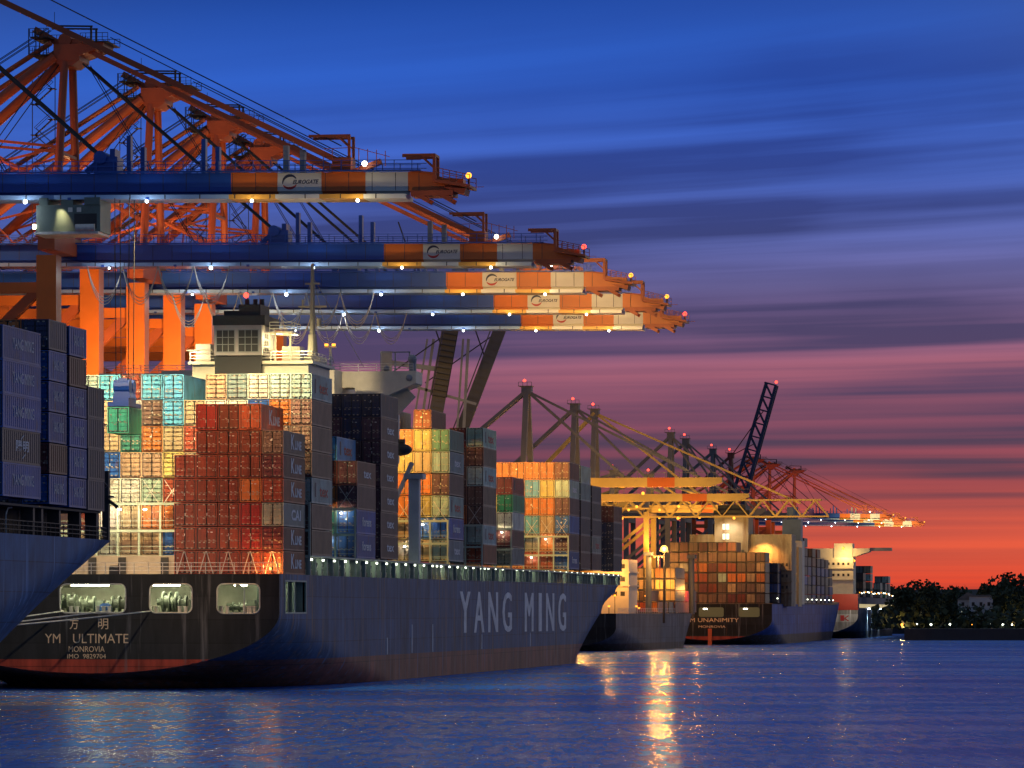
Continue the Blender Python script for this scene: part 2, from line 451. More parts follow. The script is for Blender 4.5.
# cells of the blocks that no view of the quay side can show
UNSEEN = set('''blue container on the bottom tier, third blue side stack, far black-stern ship
blue container on the fifth tier, inner fifth stack, far black-stern ship
blue container on the second tier, inner fifth stack, far black-stern ship
blue container on the second tier, inner seventh stack, far black-stern ship
blue container on the top tier, third blue side stack, far black-stern ship
brown container on the bottom tier, inner first stack, farthest ship
brown container on the second tier, innermost second stack, farthest ship
brown container on the third tier, inner first stack, farthest ship
brown container on the third tier, innermost second stack, farthest ship
brown container, fourth tier, third row inward, low block beyond funnel
dark green container, second tier, third row inward, low block beyond funnel
dark green container, top tier, fourth row inward, first short block, near ship
dark navy container on the bottom tier, bow side stack, far black-stern ship
dark navy container on the bottom tier, inner fifth stack, far black-stern ship
dark navy container on the bottom tier, inner seventh stack, far black-stern ship
dark navy container on the bottom tier, second blue side stack, far black-stern ship
dark navy container on the fourth tier, inner fifth stack, far black-stern ship
dark navy container on the fourth tier, inner seventh stack, far black-stern ship
dark navy container on the fourth tier, innermost second stack, farthest ship
dark navy container on the second tier, bow side stack, far black-stern ship
dark navy container on the second tier, inner first stack, farthest ship
dark navy container on the second tier, second blue side stack, far black-stern ship
dark navy container on the second tier, third blue side stack, far black-stern ship
dark navy container on the sixth tier, inner fifth stack, far black-stern ship
dark navy container on the third tier, inner fifth stack, far black-stern ship
dark navy container on the third tier, inner seventh stack, far black-stern ship
dark navy container on the top tier, bow side stack, far black-stern ship
dark navy container on the top tier, second blue side stack, far black-stern ship
dark navy container, bottom tier, second row inward, tall unlit bow block
dark navy container, bottom tier, third row inward, first short block, near ship
dark navy container, fifth tier, fourth row inward, first short block, near ship
dark navy container, fifth tier, second row inward, tall unlit bow block
dark navy container, fifth tier, third row inward, first short block, near ship
dark navy container, fourth tier, second row inward, middle bow block
dark navy container, fourth tier, third row inward, first short block, near ship
dark navy container, second tier, fourth row inward, first short block, near ship
dark navy container, second tier, second row inward, foremost bow block
dark navy container, second tier, second row inward, middle bow block
dark navy container, second tier, second row inward, tall unlit bow block
dark navy container, second tier, third row inward, first short block, near ship
dark navy container, third tier, fourth row inward, first short block, near ship
dark navy container, third tier, second row inward, foremost bow block
dark navy container, top tier, second row inward, middle bow block
emerald green container, top tier, third row inward, low block beyond funnel
grey container on the bottom tier, innermost second stack, farthest ship
grey container on the third tier, third blue side stack, far black-stern ship
grey container, bottom tier, second row inward, foremost bow block
maroon container on the second tier, inner middle, amber feeder ship
maroon container, bottom tier, fourth row inward, first short block, near ship
maroon container, fourth tier, fourth row inward, first short block, near ship
maroon container, third tier, third row inward, first short block, near ship
maroon container, top tier, second row inward, foremost bow block
mustard yellow container, fifth tier, sixth row inward, wide sodium-lit block
orange container on the fifth tier, inner seventh stack, far black-stern ship
orange container on the top tier, inner first stack, farthest ship
orange container, fourth tier, sixth row inward, wide sodium-lit block
orange container, third tier, sixth row inward, wide sodium-lit block
orange container, third tier, third row inward, low block beyond funnel
orange container, top tier, sixth row inward, wide sodium-lit block
orange container, top tier, third row inward, first short block, near ship
plum container, fourth tier, second row inward, tall unlit bow block
plum container, third tier, second row inward, middle bow block
plum container, third tier, second row inward, tall unlit bow block
rust red container on the bottom tier, inner middle, amber feeder ship
rust red container on the top tier, inner fifth stack, far black-stern ship
rust red container on the top tier, inner seventh stack, far black-stern ship
rust red container, top tier, second row inward, short block with green box
tan container on the top tier, inner middle, amber feeder ship
tan container on the top tier, innermost second stack, farthest ship
tan container, bottom tier, third row inward, low block beyond funnel
tan container, fourth tier, second row inward, short block with green box
tan container, second tier, sixth row inward, wide sodium-lit block
teal grey container, top tier, second row inward, tall unlit bow block'''.split('\n'))
def body_mesh(h, L):
    k = ('b', round(h, 2), L)
    if k in _cm: return _cm[k]
    mb = MB(); x = W / 2
    mb.span((-x + .05, .09, .13), (x - .05, L - .09, h - .1))
    for sx in (-1, 1):
        for y in (.0, L - .15):
            mb.span((sx * x, y, 0), (sx * (x - .14), y + .15, h))
        mb.span((sx * x, .15, 0), (sx * (x - .09), L - .15, .16)); mb.span((sx * x, .15, h - .11), (sx * (x - .07), L - .15, h))
        n = int(L / .62)
        for i in range(n):
            y = .35 + i * (L - .7) / (n - 1)
            mb.span((sx * (x - .05), y - .14, .2), (sx * (x - .015), y + .14, h - .15))
    for y in (.015, L - .1):
        mb.span((-x + .14, y, 0), (x - .14, y + .085, .17)); mb.span((-x + .14, y, h - .13), (x - .14, y + .085, h))
    me = mb.mesh('container_body', M_CON); _cm[k] = me
    return me
def door_mesh(h, side, var):
    k = ('d', round(h, 2), side, var)
    if k in _cm: return _cm[k]
    rnd = random.Random(hash((side, var)) & 255); mb = MB()
    x0, x1 = (.012, 1.075) if side > 0 else (-1.075, -.012)
    z0, z1 = .18, h - .14
    mb.span((x0, .03, z0), (x1, .085, z1))
    n = 5
    for i in range(n):
        za = z0 + (i + .14) * (z1 - z0) / n; zb = z0 + (i + .80) * (z1 - z0) / n
        for fa, fb in ((.07, .22), (.31, .67), (.77, .93)):
            mb.span((x0 + fa * (x1 - x0), -.08, za), (x0 + fb * (x1 - x0), .028, zb))
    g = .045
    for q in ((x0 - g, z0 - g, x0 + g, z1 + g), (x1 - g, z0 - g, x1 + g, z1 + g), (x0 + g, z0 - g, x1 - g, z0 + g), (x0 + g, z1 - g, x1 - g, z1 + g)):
        mb.span((q[0], -.02, q[1]), (q[2], .02, q[3]), 3)  # black door seals, put in for the dark outline that shade leaves
    for fx in (.26, .72):
        x = x0 + fx * (x1 - x0)
        mb.span((x - .035, -.10, z0 - .1), (x + .035, -.03, z1 + .06), 0)
        for fz in (.03, .3, .42, .72, .97):
            z = z0 + fz * (z1 - z0); mb.span((x - .1, -.115, z - .055), (x + .1, -.032, z + .055), 1 if rnd.random() < .55 else 0)
        mb.span((x - .03, -.10, z0 + .36 * (z1 - z0)), (x + .3, -.095 + .03, z0 + .36 * (z1 - z0) + .05), 1)
    for i in range(rnd.choice((1, 2, 3))):
        cx = x0 + rnd.choice((.12, .49, .86)) * (x1 - x0); cz = z0 + rnd.choice((.3, .5, .62, .68, .85)) * (z1 - z0)
        w, hh = rnd.choice(((.2, .14), (.24, .3), (.3, .12), (.16, .22)))
        mb.span((cx - w / 2, -.045, cz - hh / 2), (cx + w / 2, -.034, cz + hh / 2), 2)
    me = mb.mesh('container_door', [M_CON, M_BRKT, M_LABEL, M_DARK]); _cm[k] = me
    return me
def mark_mesh(kind, L, h):
    k = ('m', kind, L, round(h, 2))
    if k in _cm: return _cm[k]
    mb = MB(); x = W / 2 + .006; mats = [M_MARK, M_MARKR, M_MARKD]
    def put(body, size, y, z, mi, width=None, bold=.02, sp_=1.0):
        mb.add(text(body, size, bold, 0, width, sp_), lambda a, b_, c: (x, y + a, z + b_), mi)
    if kind == 'K':
        put('K', 2.3, L * .42, h * .27, 0, 1.9, .06); put('LINE', 1.35, L * .68, h * .28, 0, 3.6, .05)
    elif kind == 'C': put('CAI', 1.6, L * .58, h * .3, 0, 5.2, .05)
    elif kind == 'X':
        mb.span((x - .004, L * .16, h * .25), (x, L * .22, h * .82), 2); put('tex', 1.75, L * .58, h * .3, 1, 5.2, .05)
    elif kind == 'Y': put('YANG MING', 1.35, L * .54, h * .36, 0, L * .56, 0)
    elif kind == 'T': put('tex', 1.5, L * .55, h * .34, 0, 5.0, .03)
    elif kind == 'F': put('florens', 1.5, L * .52, h * .34, 0, 6.0, .03)
    elif kind == 'E':
        put('陽明', 1.0, L * .52, h * .4, 0, L * .34, .02)
        mb.bar((x, L * .48, h * .72), (x, L * .56, h * .86), .02, .1, 0); mb.bar((x, L * .52, h * .16), (x, L * .6, h * .3), .02, .1, 0)
    pass
    me = mb.mesh('container_mark', mats); _cm[k] = me
    return me
MARKW = {'K': 'white lettering', 'C': 'pale lettering', 'X': 'red lettering', 'Y': 'white lettering', 'T': 'faint lettering', 'F': 'white lettering', 'E': 'an emblem'}
def container(s, t, z, h, code, L=L40, mark=None, where='', group='', doors=True, rnd=random):
    """s: water-side edge, t: near end"""
    col, words = CN[code]
    j = rnd.uniform(.82, 1.16); jj = [rnd.uniform(.93, 1.07) for _ in range(3)]
    c = tuple(min(.9, v * j * q) for v, q in zip(col, jj)) + (1,)
    lab = words + ' container'
    if mark: lab += ' with ' + MARKW[mark]
    lab += ', ' + where
    if lab in UNSEEN: return None
    o = link(body_mesh(h, L), 'freight_container', None, sp(s - W / 2, t, z), -PHI); o.color = c
    tag(o, lab, 'container', group)
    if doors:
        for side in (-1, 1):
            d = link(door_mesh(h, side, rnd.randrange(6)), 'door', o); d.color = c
    if mark:
        link(mark_mesh(mark, L, h), 'lettering', o)
    return o
def stack(t, z0, hs, cols, where, group, L=L40, pitch=2.5, marks={}, s0=0.0, skip=(), doors=True):
    """cols: from the water side inwards, codes from the bottom up; hs: tier pitch or list"""
    for ci, codes in enumerate(cols):
        z = z0
        for ti, code in enumerate(codes):
            p = hs[ti] if isinstance(hs, (list, tuple)) else hs
            if code != '.' and (ci, ti) not in skip:
                h = 2.59 if p < 2.75 else 2.895
                rowname = 'water-side row' if ci == 0 else ['', 'second', 'third', 'fourth', 'fifth', 'sixth', 'seventh', 'eighth', 'ninth', 'tenth', 'eleventh'][ci] + ' row inward'
                top = 'top' if ti == len(codes) - 1 else ORD[ti]
                container(s0 - ci * pitch + random.uniform(-.03, .03), t + random.uniform(-.05, .05), z, min(h, p - .02), code, L, marks.get((ci, ti)),
                          '%s tier, %s, %s' % (top, rowname, where), group, doors)
            z += p
G_M = 'containers stacked on the big middle ship'
# bay A, dark red, right at the stern
stack(4, 12.86, [2.68] * 6 + [2.91], ['rmkrmb', 'rRRorrO', 'rrrrrrr', 'rrrrrrR', 'rrrrr'], 'red stern block', G_M, s0=-.4,
      marks={(0, i): ('C' if i == 2 else 'K') for i in range(6)} | {(1, 6): 'K'})
# bay B, tall floodlit block in front of the funnel
hidB = {(1, i) for i in range(0, 4)} | {(2, i) for i in range(0, 4)} | {(3, i) for i in range(0, 4)} | {(4, i) for i in range(0, 4)} | {(5, 0), (5, 1), (5, 2)}
stack(18, 15.17, 2.985, ['bbgbbbg', 'btbtbog', 'rbtbtBw', 'btrtbws', 'rttbtwt', 'btrtrt', 'Borytll', 'togtobl', 'ttwtGwr', 'wwwBttl', 'trwtbtg'], 'floodlit block by funnel', G_M,
      marks={(0, 2): 'X', (0, 6): 'X'}, skip=hidB)
# bay C0, low block beyond the funnel
stack(46, 15.2, 2.95, ['BBpm', 'BGorl', 'tGobe'], 'low block beyond funnel', G_M, marks={(0, 0): 'F', (0, 1): 'F', (1, 4): 'X', (0, 3): 'T'})
# bay C, unlit
stack(62, 15.3, 2.95, ['ppppppn', 'pnpnpnn', 'npppnpn'], 'unlit dark block', G_M, marks={(0, i): 'T' for i in range(6)})
# bay D, orange-lit
stack(114, 15.6, [3.03] * 6 + [2.6], ['sBgpsG', 'tByotyr', 'ktooyo', 'ooywoyk'], 'sodium-lit narrow block', G_M, marks={(0, 1): 'F', (0, 2): 'X', (0, 4): 'T', (0, 0): 'T'})
stack(144, 15.57, 2.80, ['rgbbgbg', 'bbobbbr'], 'mint-topped tower', G_M, marks={(0, 1): 'X', (0, 4): 'X', (0, 6): 'X'})
stack(172, 15.7, 2.66, ['kmweR', 'bkmtr'], 'short block with green box', G_M, marks={(0, 4): 'X'})
stack(235, 15.74, 2.95, ['BpBpgm', 'rotoyo', 'rkloloo'[:6], 'oltooo', 'tloyoo', 'rtooyo'], 'wide sodium-lit block', G_M, marks={(0, 0): 'F', (0, 4): 'T', (1, 0): 'T'})
stack(249.5, 15.8, 2.92, ['ppnnsg', 'nnppns'], 'tall unlit bow block', G_M)
stack(264, 15.8, 2.92, ['pknnn', 'nnpnn'], 'middle bow block', G_M, marks={(0, 1): 'X'})
stack(293.5, 15.9, 2.92, ['nnnm', 'knnm'], 'foremost bow block', G_M)
G_N = 'containers stacked on the near blue ship'
stack(-113.6, 18.4, 2.87, ['BnBBB'], 'long aft block, near ship', G_N, marks={(0, 0): 'Y', (0, 1): 'E', (0, 2): 'Y', (0, 3): 'Y', (0, 4): 'Y'})
stack(-98.6, 18.1, 2.70, ['BmBBBn', 'nmnmno', 'nnmnno', 'mnnmnG'], 'first short block, near ship', G_N, L=L20, marks={(0, 0): 'Y', (0, 2): 'Y', (0, 3): 'Y', (0, 4): 'Y'})
stack(-91.5, 18.0, 2.70, ['BBBBmB'], 'second short block, near ship', G_N, L=L20, marks={(0, 0): 'Y', (0, 1): 'Y', (0, 2): 'Y', (0, 3): 'Y', (0, 5): 'Y'})
stack(-84.9, 17.9, 2.80, ['nnnn'], 'foremost short block, near ship', G_N, L=L20)

# ------------------------------------------------------------------ hulls
def smooth(a, b, x):
    u = max(0.0, min(1.0, (x - a) / (b - a))); return u * u * (3 - 2 * u)
def hull_paint(name, upper, lower, zsplit, rust=(.16, .07, .035), thr=.62):
    m, nt, b = new_mat(name)
    N = nt.nodes.new; L = nt.links.new
    tc = N('ShaderNodeTexCoord'); sep = N('ShaderNodeSeparateXYZ'); L(tc.outputs['Object'], sep.inputs[0])
    gt = N('ShaderNodeMath'); gt.operation = 'GREATER_THAN'; L(sep.outputs[2], gt.inputs[0]); gt.inputs[1].default_value = zsplit
    c = _mix(nt, gt.outputs[0], lower, upper)
    # plates
    cb = N('ShaderNodeCombineXYZ'); L(sep.outputs[1], cb.inputs[0]); L(sep.outputs[2], cb.inputs[1])
    br = N('ShaderNodeTexBrick'); L(cb.outputs[0], br.inputs[0]); br.inputs['Scale'].default_value = 1.0
    br.inputs['Brick Width'].default_value = 11.0; br.inputs['Row Height'].default_value = 2.6; br.inputs['Mortar Size'].default_value = .05
    br.inputs['Color1'].default_value = (1, 1, 1, 1); br.inputs['Color2'].default_value = (.68, .72, .74, 1); br.inputs['Mortar'].default_value = (.45, .45, .45, 1)
    c = _mul(nt, c, br.outputs[0])
    n = _noise(nt, .8, 7, .65, stretch=(1, .35, .16)); r = _ramp(nt, n.outputs['Fac'], [(.3, (.42,) * 3), (.7, (1.3,) * 3)])
    c = _mul(nt, c, r.outputs[0])
    n2 = _noise(nt, .8, 8, .7, stretch=(1, .8, .06)); r2 = _ramp(nt, n2.outputs['Fac'], [(thr, (0, 0, 0)), (thr + .13, (.85,) * 3)])
    c = _mix(nt, r2.outputs[0], c, rust)
    n4 = _noise(nt, 1.1, 6, .6, stretch=(1, 1, .05)); r4 = _ramp(nt, n4.outputs['Fac'], [(.57, (0, 0, 0)), (.68, (.8,) * 3)])
    c = _mix(nt, r4.outputs[0], c, tuple(min(.8, v * 1.3 + .10) for v in upper))
    L(c, b.inputs['Base Color']); b.inputs['Roughness'].default_value = .6; b.inputs['Specular IOR Level'].default_value = .25
    bp = N('ShaderNodeBump'); bp.inputs['Strength'].default_value = .25; bp.inputs['Distance'].default_value = .15
    n3 = _noise(nt, .22, 2, .5, stretch=(1, 1, .6)); L(n3.outputs['Fac'], bp.inputs['Height']); L(bp.outputs[0], b.inputs['Normal'])
    MATS[name] = m; return m
def hull(root, B, ts, zs, hb, deckz, mat, name='hull', hole=None, close_stern=False):
    """shell with its water-side at s=0 (local x), stations ts along y, waterlines zs top-down; zs in units of the real height, the first row is the deck edge"""
    mb = MB(); nz = len(zs)
    for side in (1, -1):
        base = len(mb.v)
        for t in ts:
            for k, z in enumerate(zs):
                zz = deckz(t) if k == 0 else z
                y, zz = hb(t, zz); mb.v.append((-B / 2 + side * y, t, zz))
        for i in range(len(ts) - 1):
            for k in range(nz - 1):
                if hole and side > 0 and hole(.5 * (ts[i] + ts[i + 1]), .5 * (zs[k] + zs[k + 1])): continue
                a, b, c, d = base + i * nz + k, base + (i + 1) * nz + k, base + (i + 1) * nz + k + 1, base + i * nz + k + 1
                mb.f.append((a, d, c, b) if side > 0 else (a, b, c, d)); mb.m.append(0)
        if side > 0: sb = base
        else: pb = base
    o = mb.build(name, mat, root, smooth=True)
    me = o.data
    # deck plate a little under the bulwark edge
    md = MB()
    for i in range(len(ts) - 1):
        pts = []
        for j, side in ((i, 1), (i + 1, 1), (i + 1, -1), (i, -1)):
            y, z = hb(ts[j], deckz(ts[j])); pts.append((-B / 2 + side * y * .999, ts[j], deckz(ts[j]) - .02))
        md.quadface(pts)
    md.build('deck', paint('deck_paint', (.12, .06, .045), .7, .3, .2), root)
    if close_stern:
        ring = [(-B / 2 + hb(ts[0], z)[0], ts[0], hb(ts[0], z)[1]) for z in zs] + [(-B / 2 - hb(ts[0], z)[0], ts[0], hb(ts[0], z)[1]) for z in reversed(zs)]
        ms = MB(); ms.quadface(ring); ms.build('transom', mat, root)
    return o
# --- the big middle ship
YM = empty('container_ship', sp(0, 0, 0), -PHI)
tag(YM, 'big container ship in mid picture with black stern and large white side lettering', 'container ship')
B1 = 42.8
def ym_deck(t): return 12.85 + .55 * smooth(0, 300, t)
def ym_hb(t, z):
    zt = 8.6 - 8.6 * min(1, t / 66.0) if t < 66 else -2 - .0
    zb = 1.85 - 6 * min(1, t / 34.0)
    z = max(z, zb)
    y = B1 / 2
    if z < zt:
        q = (zt - z) / max(.01, zt - zb); y *= sqrt(max(0, 1 - min(1, q) ** 2.0))
    f = max(0, min(1, z / 12.9)) ** 1.25
    tf, te = 230 + 68 * f, 318 + 18 * f
    if t > tf: y *= max(0, 1 - ((t - tf) / (te - tf)) ** 2) if t < te else 0
    return y, z
ts1 = [0, .01, 3, 14.5] + list(range(18, 228, 6)) + list(range(230, 337, 3))
zs1 = [12.85, 12.05, 8.6, 8.2, 7.8, 7.4, 7, 6.6, 6.2, 5.8, 5.4, 5, 4.6, 4.2, 3.8, 3.4, 3, 2.6, 2.2, 1.8, 1.4, 1, .5, 0, -.6, -1.2]
M_HULL = hull_paint('hull_blue', (.060, .125, .25), (.42, .14, .09), 3.25, (.27, .16, .11), .53)
hull(YM, B1, ts1, zs1, ym_hb, ym_deck, M_HULL, hole=lambda t, z: 3 < t < 14.5 and 8.6 < z < 12.05)
# transom plate with mooring openings
def transom():
    ol = []
    n = 40; zt, zb = 8.6, 1.85
    for k in range(n + 1):                         # lower edge from starboard round to port
        a = pi * k / n
        ol.append((B1 / 2 * cos(a), zt - (zt - zb) * sin(a)))
    ring = [(B1 / 2, 12.85)] + ol + [(-B1 / 2, 12.85)]
    c = -B1 / 2
    def X(px): return (Vector(((px - CX) / F * 465.2, 465.2, 0)) - ORG).dot(V) - c
    holes = [rrect(X(52.5), X(121), 8.55, 11.75, .7), rrect(X(146), X(190), 8.55, 11.75, .7), rrect(X(216), X(260), 8.5, 11.75, .7), rrect(-X(146) + .4, -X(121) + 2.6, 8.55, 11.75, .7)]
    pv = plate(ring, holes[:3], .25)
    mb = MB(); mb.add(pv, lambda x, y, z: (c + x, z - .13, y))
    o = mb.build('transom', hull_paint('transom_black', (.020, .021, .023), (.42, .055, .03), 3.4, (.03, .028, .026), .66), YM)
    # rounded rims of the openings
    for hrng in holes[:3]:
        mr = MB(); pts = [(c + x, -.27, z) for x, z in hrng]; mr.path(pts + pts[:1], .09, 5)
        mr.build('opening_rim', paint('rim_pale', (.55, .53, .45), .5), YM)
    def put(body, size, x, z, width, bold):
        tm = MB(); tm.add(text(body, size, bold, 0, width), lambda a, b, q: (x + a, -.275, z + b)); tm.build('transom_lettering', M_GOLD, YM)
    put('方', 1.35, c - 1.8, 6.85, 1.0, .006); put('明', 1.35, c + 1.5, 6.85, 1.15, .006)
    put('YM', 1.5, c - 4.2, 5.2, 1.75, 0); put('ULTIMATE', 1.5, c + 1.2, 5.2, 6.3, 0)
    put('MONROVIA', .92, c - .4, 4.22, 4.1, 0); put('IMO  9829704', .72, c - .4, 3.5, 4.4, 0)
    # mooring deck room
    rm = MB()
    pal = paint('mooring_deck_pale', (.36, .38, .29), .6, .3, .4)
    x0, x1, y1 = -41.5, -.35, 14.6
    rm.quadface([(x0, .2, 8.3), (x1, .2, 8.3), (x1, y1, 8.3), (x0, y1, 8.3)], 1)
    rm.quadface([(x0, .2, 12.4), (x0, y1, 12.4), (x1, y1, 12.4), (x1, .2, 12.4)])
    rm.quadface([(x0, 8.5, 8.3), (x1 - 4, 8.5, 8.3), (x1 - 4, 8.5, 12.4), (x0, 8.5, 12.4)])
    rm.quadface([(x1 - 4, 8.5, 8.3), (x1 - 4, y1, 8.3), (x1 - 4, y1, 12.4), (x1 - 4, 8.5, 12.4)], 1)
    rm.span((x1 - 3.9, 9.4, 8.31), (x1 - .7, 10.0, 12.0), 1); rm.span((x1 - 1.2, 4.6, 8.31), (x1 - .5, 6.2, 11.2)); rm.span((x1 - 1.6, 11.6, 8.31), (x1 - .6, 13.6, 9.6))
    rm.quadface([(x1 - 4, y1, 8.3), (x1, y1, 8.3), (x1, y1, 12.4), (x1 - 4, y1, 12.4)])
    for xx in (-34, -28.2, -15.3, -8.4): rm.span((xx - .12, 1.0, 8.31), (xx + .12, 1.3, 12.39))
    for yy in (2.5, 5.5): rm.span((x0, yy, 12.05), (x1, yy + .2, 12.38))
    rm.build('mooring_deck', [pal, paint('mooring_floor', (.12, .15, .12), .6)], YM)
    # side opening frame
    sf = MB(); sf.span((-.12, 2.75, 8.45), (.06, 3.0, 12.2)); sf.span((-.12, 14.5, 8.45), (.06, 14.8, 12.2)); sf.span((-.12, 3.0, 8.45), (.06, 14.5, 8.62)); sf.span((-.12, 3.0, 12.03), (.06, 14.5, 12.2))
    sf.span((-.3, 8.2, 8.62), (0, 8.5, 12.03))
    sf.build('opening_frame', M_MINT, YM)
transom()
def winch(parent, x, y, z, r=1.05, w=2.2):
    mb = MB(); 
    mb.tube((x - w / 2, y, z + r + .35), (x + w / 2, y, z + r + .35), r * .6, n=16)
    for q in (-w / 2, 0, w / 2): mb.tube((x + q - .09, y, z + r + .35), (x + q + .09, y, z + r + .35), r, n=18)
    mb.span((x - w / 2 - .8, y - .7, z), (x + w / 2 + .8, y + .7, z + .35)); mb.span((x + w / 2 + .2, y - .5, z + .35), (x + w / 2 + 1.1, y + .5, z + 1.7))
    mb.tube((x - w / 2 - .7, y, z + r + .35), (x - w / 2 - .2, y, z + r + .35), .4, n=12)
    o = mb.build('mooring_winch', paint('winch_green', (.13, .16, .12), .5, .3, 1), parent); return o
def xs_(px): return (Vector(((px - CX) / F * 468, 468, 0)) - ORG).dot(V)
for px, r in ((60, 1.0), (80, .9), (113, .9), (166, 1.15), (176, .9), (238, .55)):
    winch(YM, xs_(px), 3.2, 8.31, r, 1.5)
for px in (70, 98, 104, 152, 183, 226, 250, 254):
    mb = MB(); x = xs_(px)
    for q in (-.35, .35): mb.tube((x + q, 1.2, 8.31), (x + q, 1.2, 9.2), .2, n=10); mb.tube((x + q, 1.2, 9.2), (x + q, 1.2, 9.3), .27, n=10)
    mb.build('bollard', M_STEEL, YM)
mb = MB(); mb.tube((xs_(100), 2.0, 8.9), (xs_(100) + .01, 2.6, 8.9), .75, n=14); mb.build('rope_drum', paint('drum_blue', (.03, .13, .45), .5), YM)
mb = MB(); mb.path([(xs_(247), .9, 8.31), (xs_(247), .9, 11.2), (xs_(243), .9, 11.6), (xs_(238), .9, 11.6)], .09); mb.build('lamp_pipe', M_STEEL, YM)
for px, w in ((72, 1.2), (88, 2.4), (98, 1.6), (158, 2.6), (170, 2.0), (242, 1.4)):
    x = xs_(px); mb = MB(); mb.span((x - w / 2, 1.5, 11.55), (x + w / 2, 1.75, 11.75)); mb.build('tube_lamp', M_TUBEB, YM)
for px in (62, 88, 112, 160, 178, 240): light('POINT', sp(xs_(px), 3.2, 11.1), 70, (1, .95, .68), size=.25)
light('POINT', sp(-2.4, 8, 11.6), 150, GRN, size=.2)
# words on the side
def side_word(word, pxs, name):
    for ch, px in zip(word, pxs):
        mb = MB(); k = (px - CX) / F; D = 95.8 / (.151 - k); t = (D - 465) * sqrt(1 + .151 ** 2)
        D1 = D; ztop = CH + (HY - (591.5 + (px - 465) * .02)) * D1 / F; zb = CH + (HY - (632.8 - (px - 465) * .02)) * D1 / F
        w = 2.6 if ch == 'I' else 8.6
        vs, fs = text(ch, 1.0, 0)
        a0, a1 = min(v[0] for v in vs), max(v[0] for v in vs); b0, b1 = min(v[1] for v in vs), max(v[1] for v in vs)
        for q, dq in enumerate((-.42, -.21, 0, .21, .42)):
            mb.add((vs, fs), lambda a, b_, c: (.035 + .003 * q, t + dq + ((a - a0) / (a1 - a0) - .5) * w, zb + (b_ - b0) / (b1 - b0) * (ztop - zb)))
        mb.build(name, paint('hull_lettering_white', (.86, .88, .88), .55, .35, .5, rust=((.25, .25, .27), (1, .6, .1), .62)), YM)
side_word('YANG', (465, 479, 493, 507), 'hull_letter'); side_word('MING', (529, 540, 550, 562), 'hull_letter')
# draught marks and scuppers as small fittings
mb = MB()
for t in (66, 84, 100, 142, 190): mb.span((-.03, t, 3.3), (.05, t + .5, 5.4 if t % 4 else 7.0))
mb.build('draught_mark', M_MARK, YM)
# hatch coaming wall behind the side passage, then the passage stanchions with lamps
mb = MB(); mb.span((-3.2, 17.5, 12.9), (-3.0, 306, 15.1)); mb.span((-39.8, 17.5, 12.9), (-39.6, 306, 15.1)); mb.span((-39.6, 17.5, 14.9), (-3.2, 306, 15.12))
mb.build('hatch_coaming', paint('coaming_dark_green', (.09, .11, .09), .6, .3, .5), YM)
mb = MB(); mb.span((-1.2, 18, 14.95), (.0, 306, 15.14)); mb.build('passage_top', M_MINT, YM)
pm = MB(); pm.span((-.45, -.16, 0), (.0, .16, 2.0)); pm.span((-1.1, -.11, 1.5), (-.45, .11, 2.0)); pm.bar((-.9, 0, .1), (-.2, 0, 1.5), .14, .14)
lm = MB(); lm.span((-.16, -.26, -.1), (.1, .26, .1))
p_me, l_me = pm.mesh('passage_post', M_MINT), lm.mesh('passage_lamp', M_TUBE)
t = 18.3; i = 0
while t < 305:
    z = ym_deck(t) - .02
    link(p_me, 'passage_post', YM, (-.25, t, z))
    if i % 2 == 0 or random.random() < .12:
        link(l_me, 'passage_lamp', YM, (-.42, t + 1.6, z + 1.82))
    if i % 5 == 1: light('POINT', sp(-1.5, t + 1.7, z + 1.4), 55, GRN, size=.12)
    t += 3.45; i += 1
# aft deck: house wall, rails
mb = MB(); mb.span((-26, 15.2, 12.86), (-12.6, 15.5, 15.1)); mb.span((-43, 15.6, 12.86), (-26, 15.9, 15.1))
for x in (-17, -22, -25.5, -30): mb.span((x, 15.05, 13.0), (x + .9, 15.2, 14.9), 1)
mb.build('aft_bulkhead', [paint('bulkhead_grey', (.36, .31, .26), .6, .3, .5), M_DARK], YM)
def rail(parent, pts, h=1.1, step=1.8, name='guard_rail', mat=None, r=.035):
    mb = MB()
    for a, b in zip(pts, pts[1:]):
        a, b = Vector(a), Vector(b); n = max(1, int((b - a).length / step))
        for k in range(n + 1):
            p = a.lerp(b, k / n); mb.box(p + Vector((0, 0, h / 2)), (2 * r, 2 * r, h))
        for f in (1.0, .66, .33): mb.bar(a + Vector((0, 0, h * f)), b + Vector((0, 0, h * f)), 2 * r, 2 * r)
    return mb.build(name, mat or M_STEEL, parent)
rail(YM, [(-42.5, .3, 12.85), (-.3, .3, 12.85)], 1.25, 1.6)
for x, c in ((-26.2, M_DARK), (-19.5, M_DARK)):
    mb = MB(); mb.span((x, .9, 12.86), (x + 1.0, 1.6, 13.7)); mb.span((x + .1, .8, 13.7), (x + .9, 1.7, 13.8)); mb.build('vent_box', c, YM)
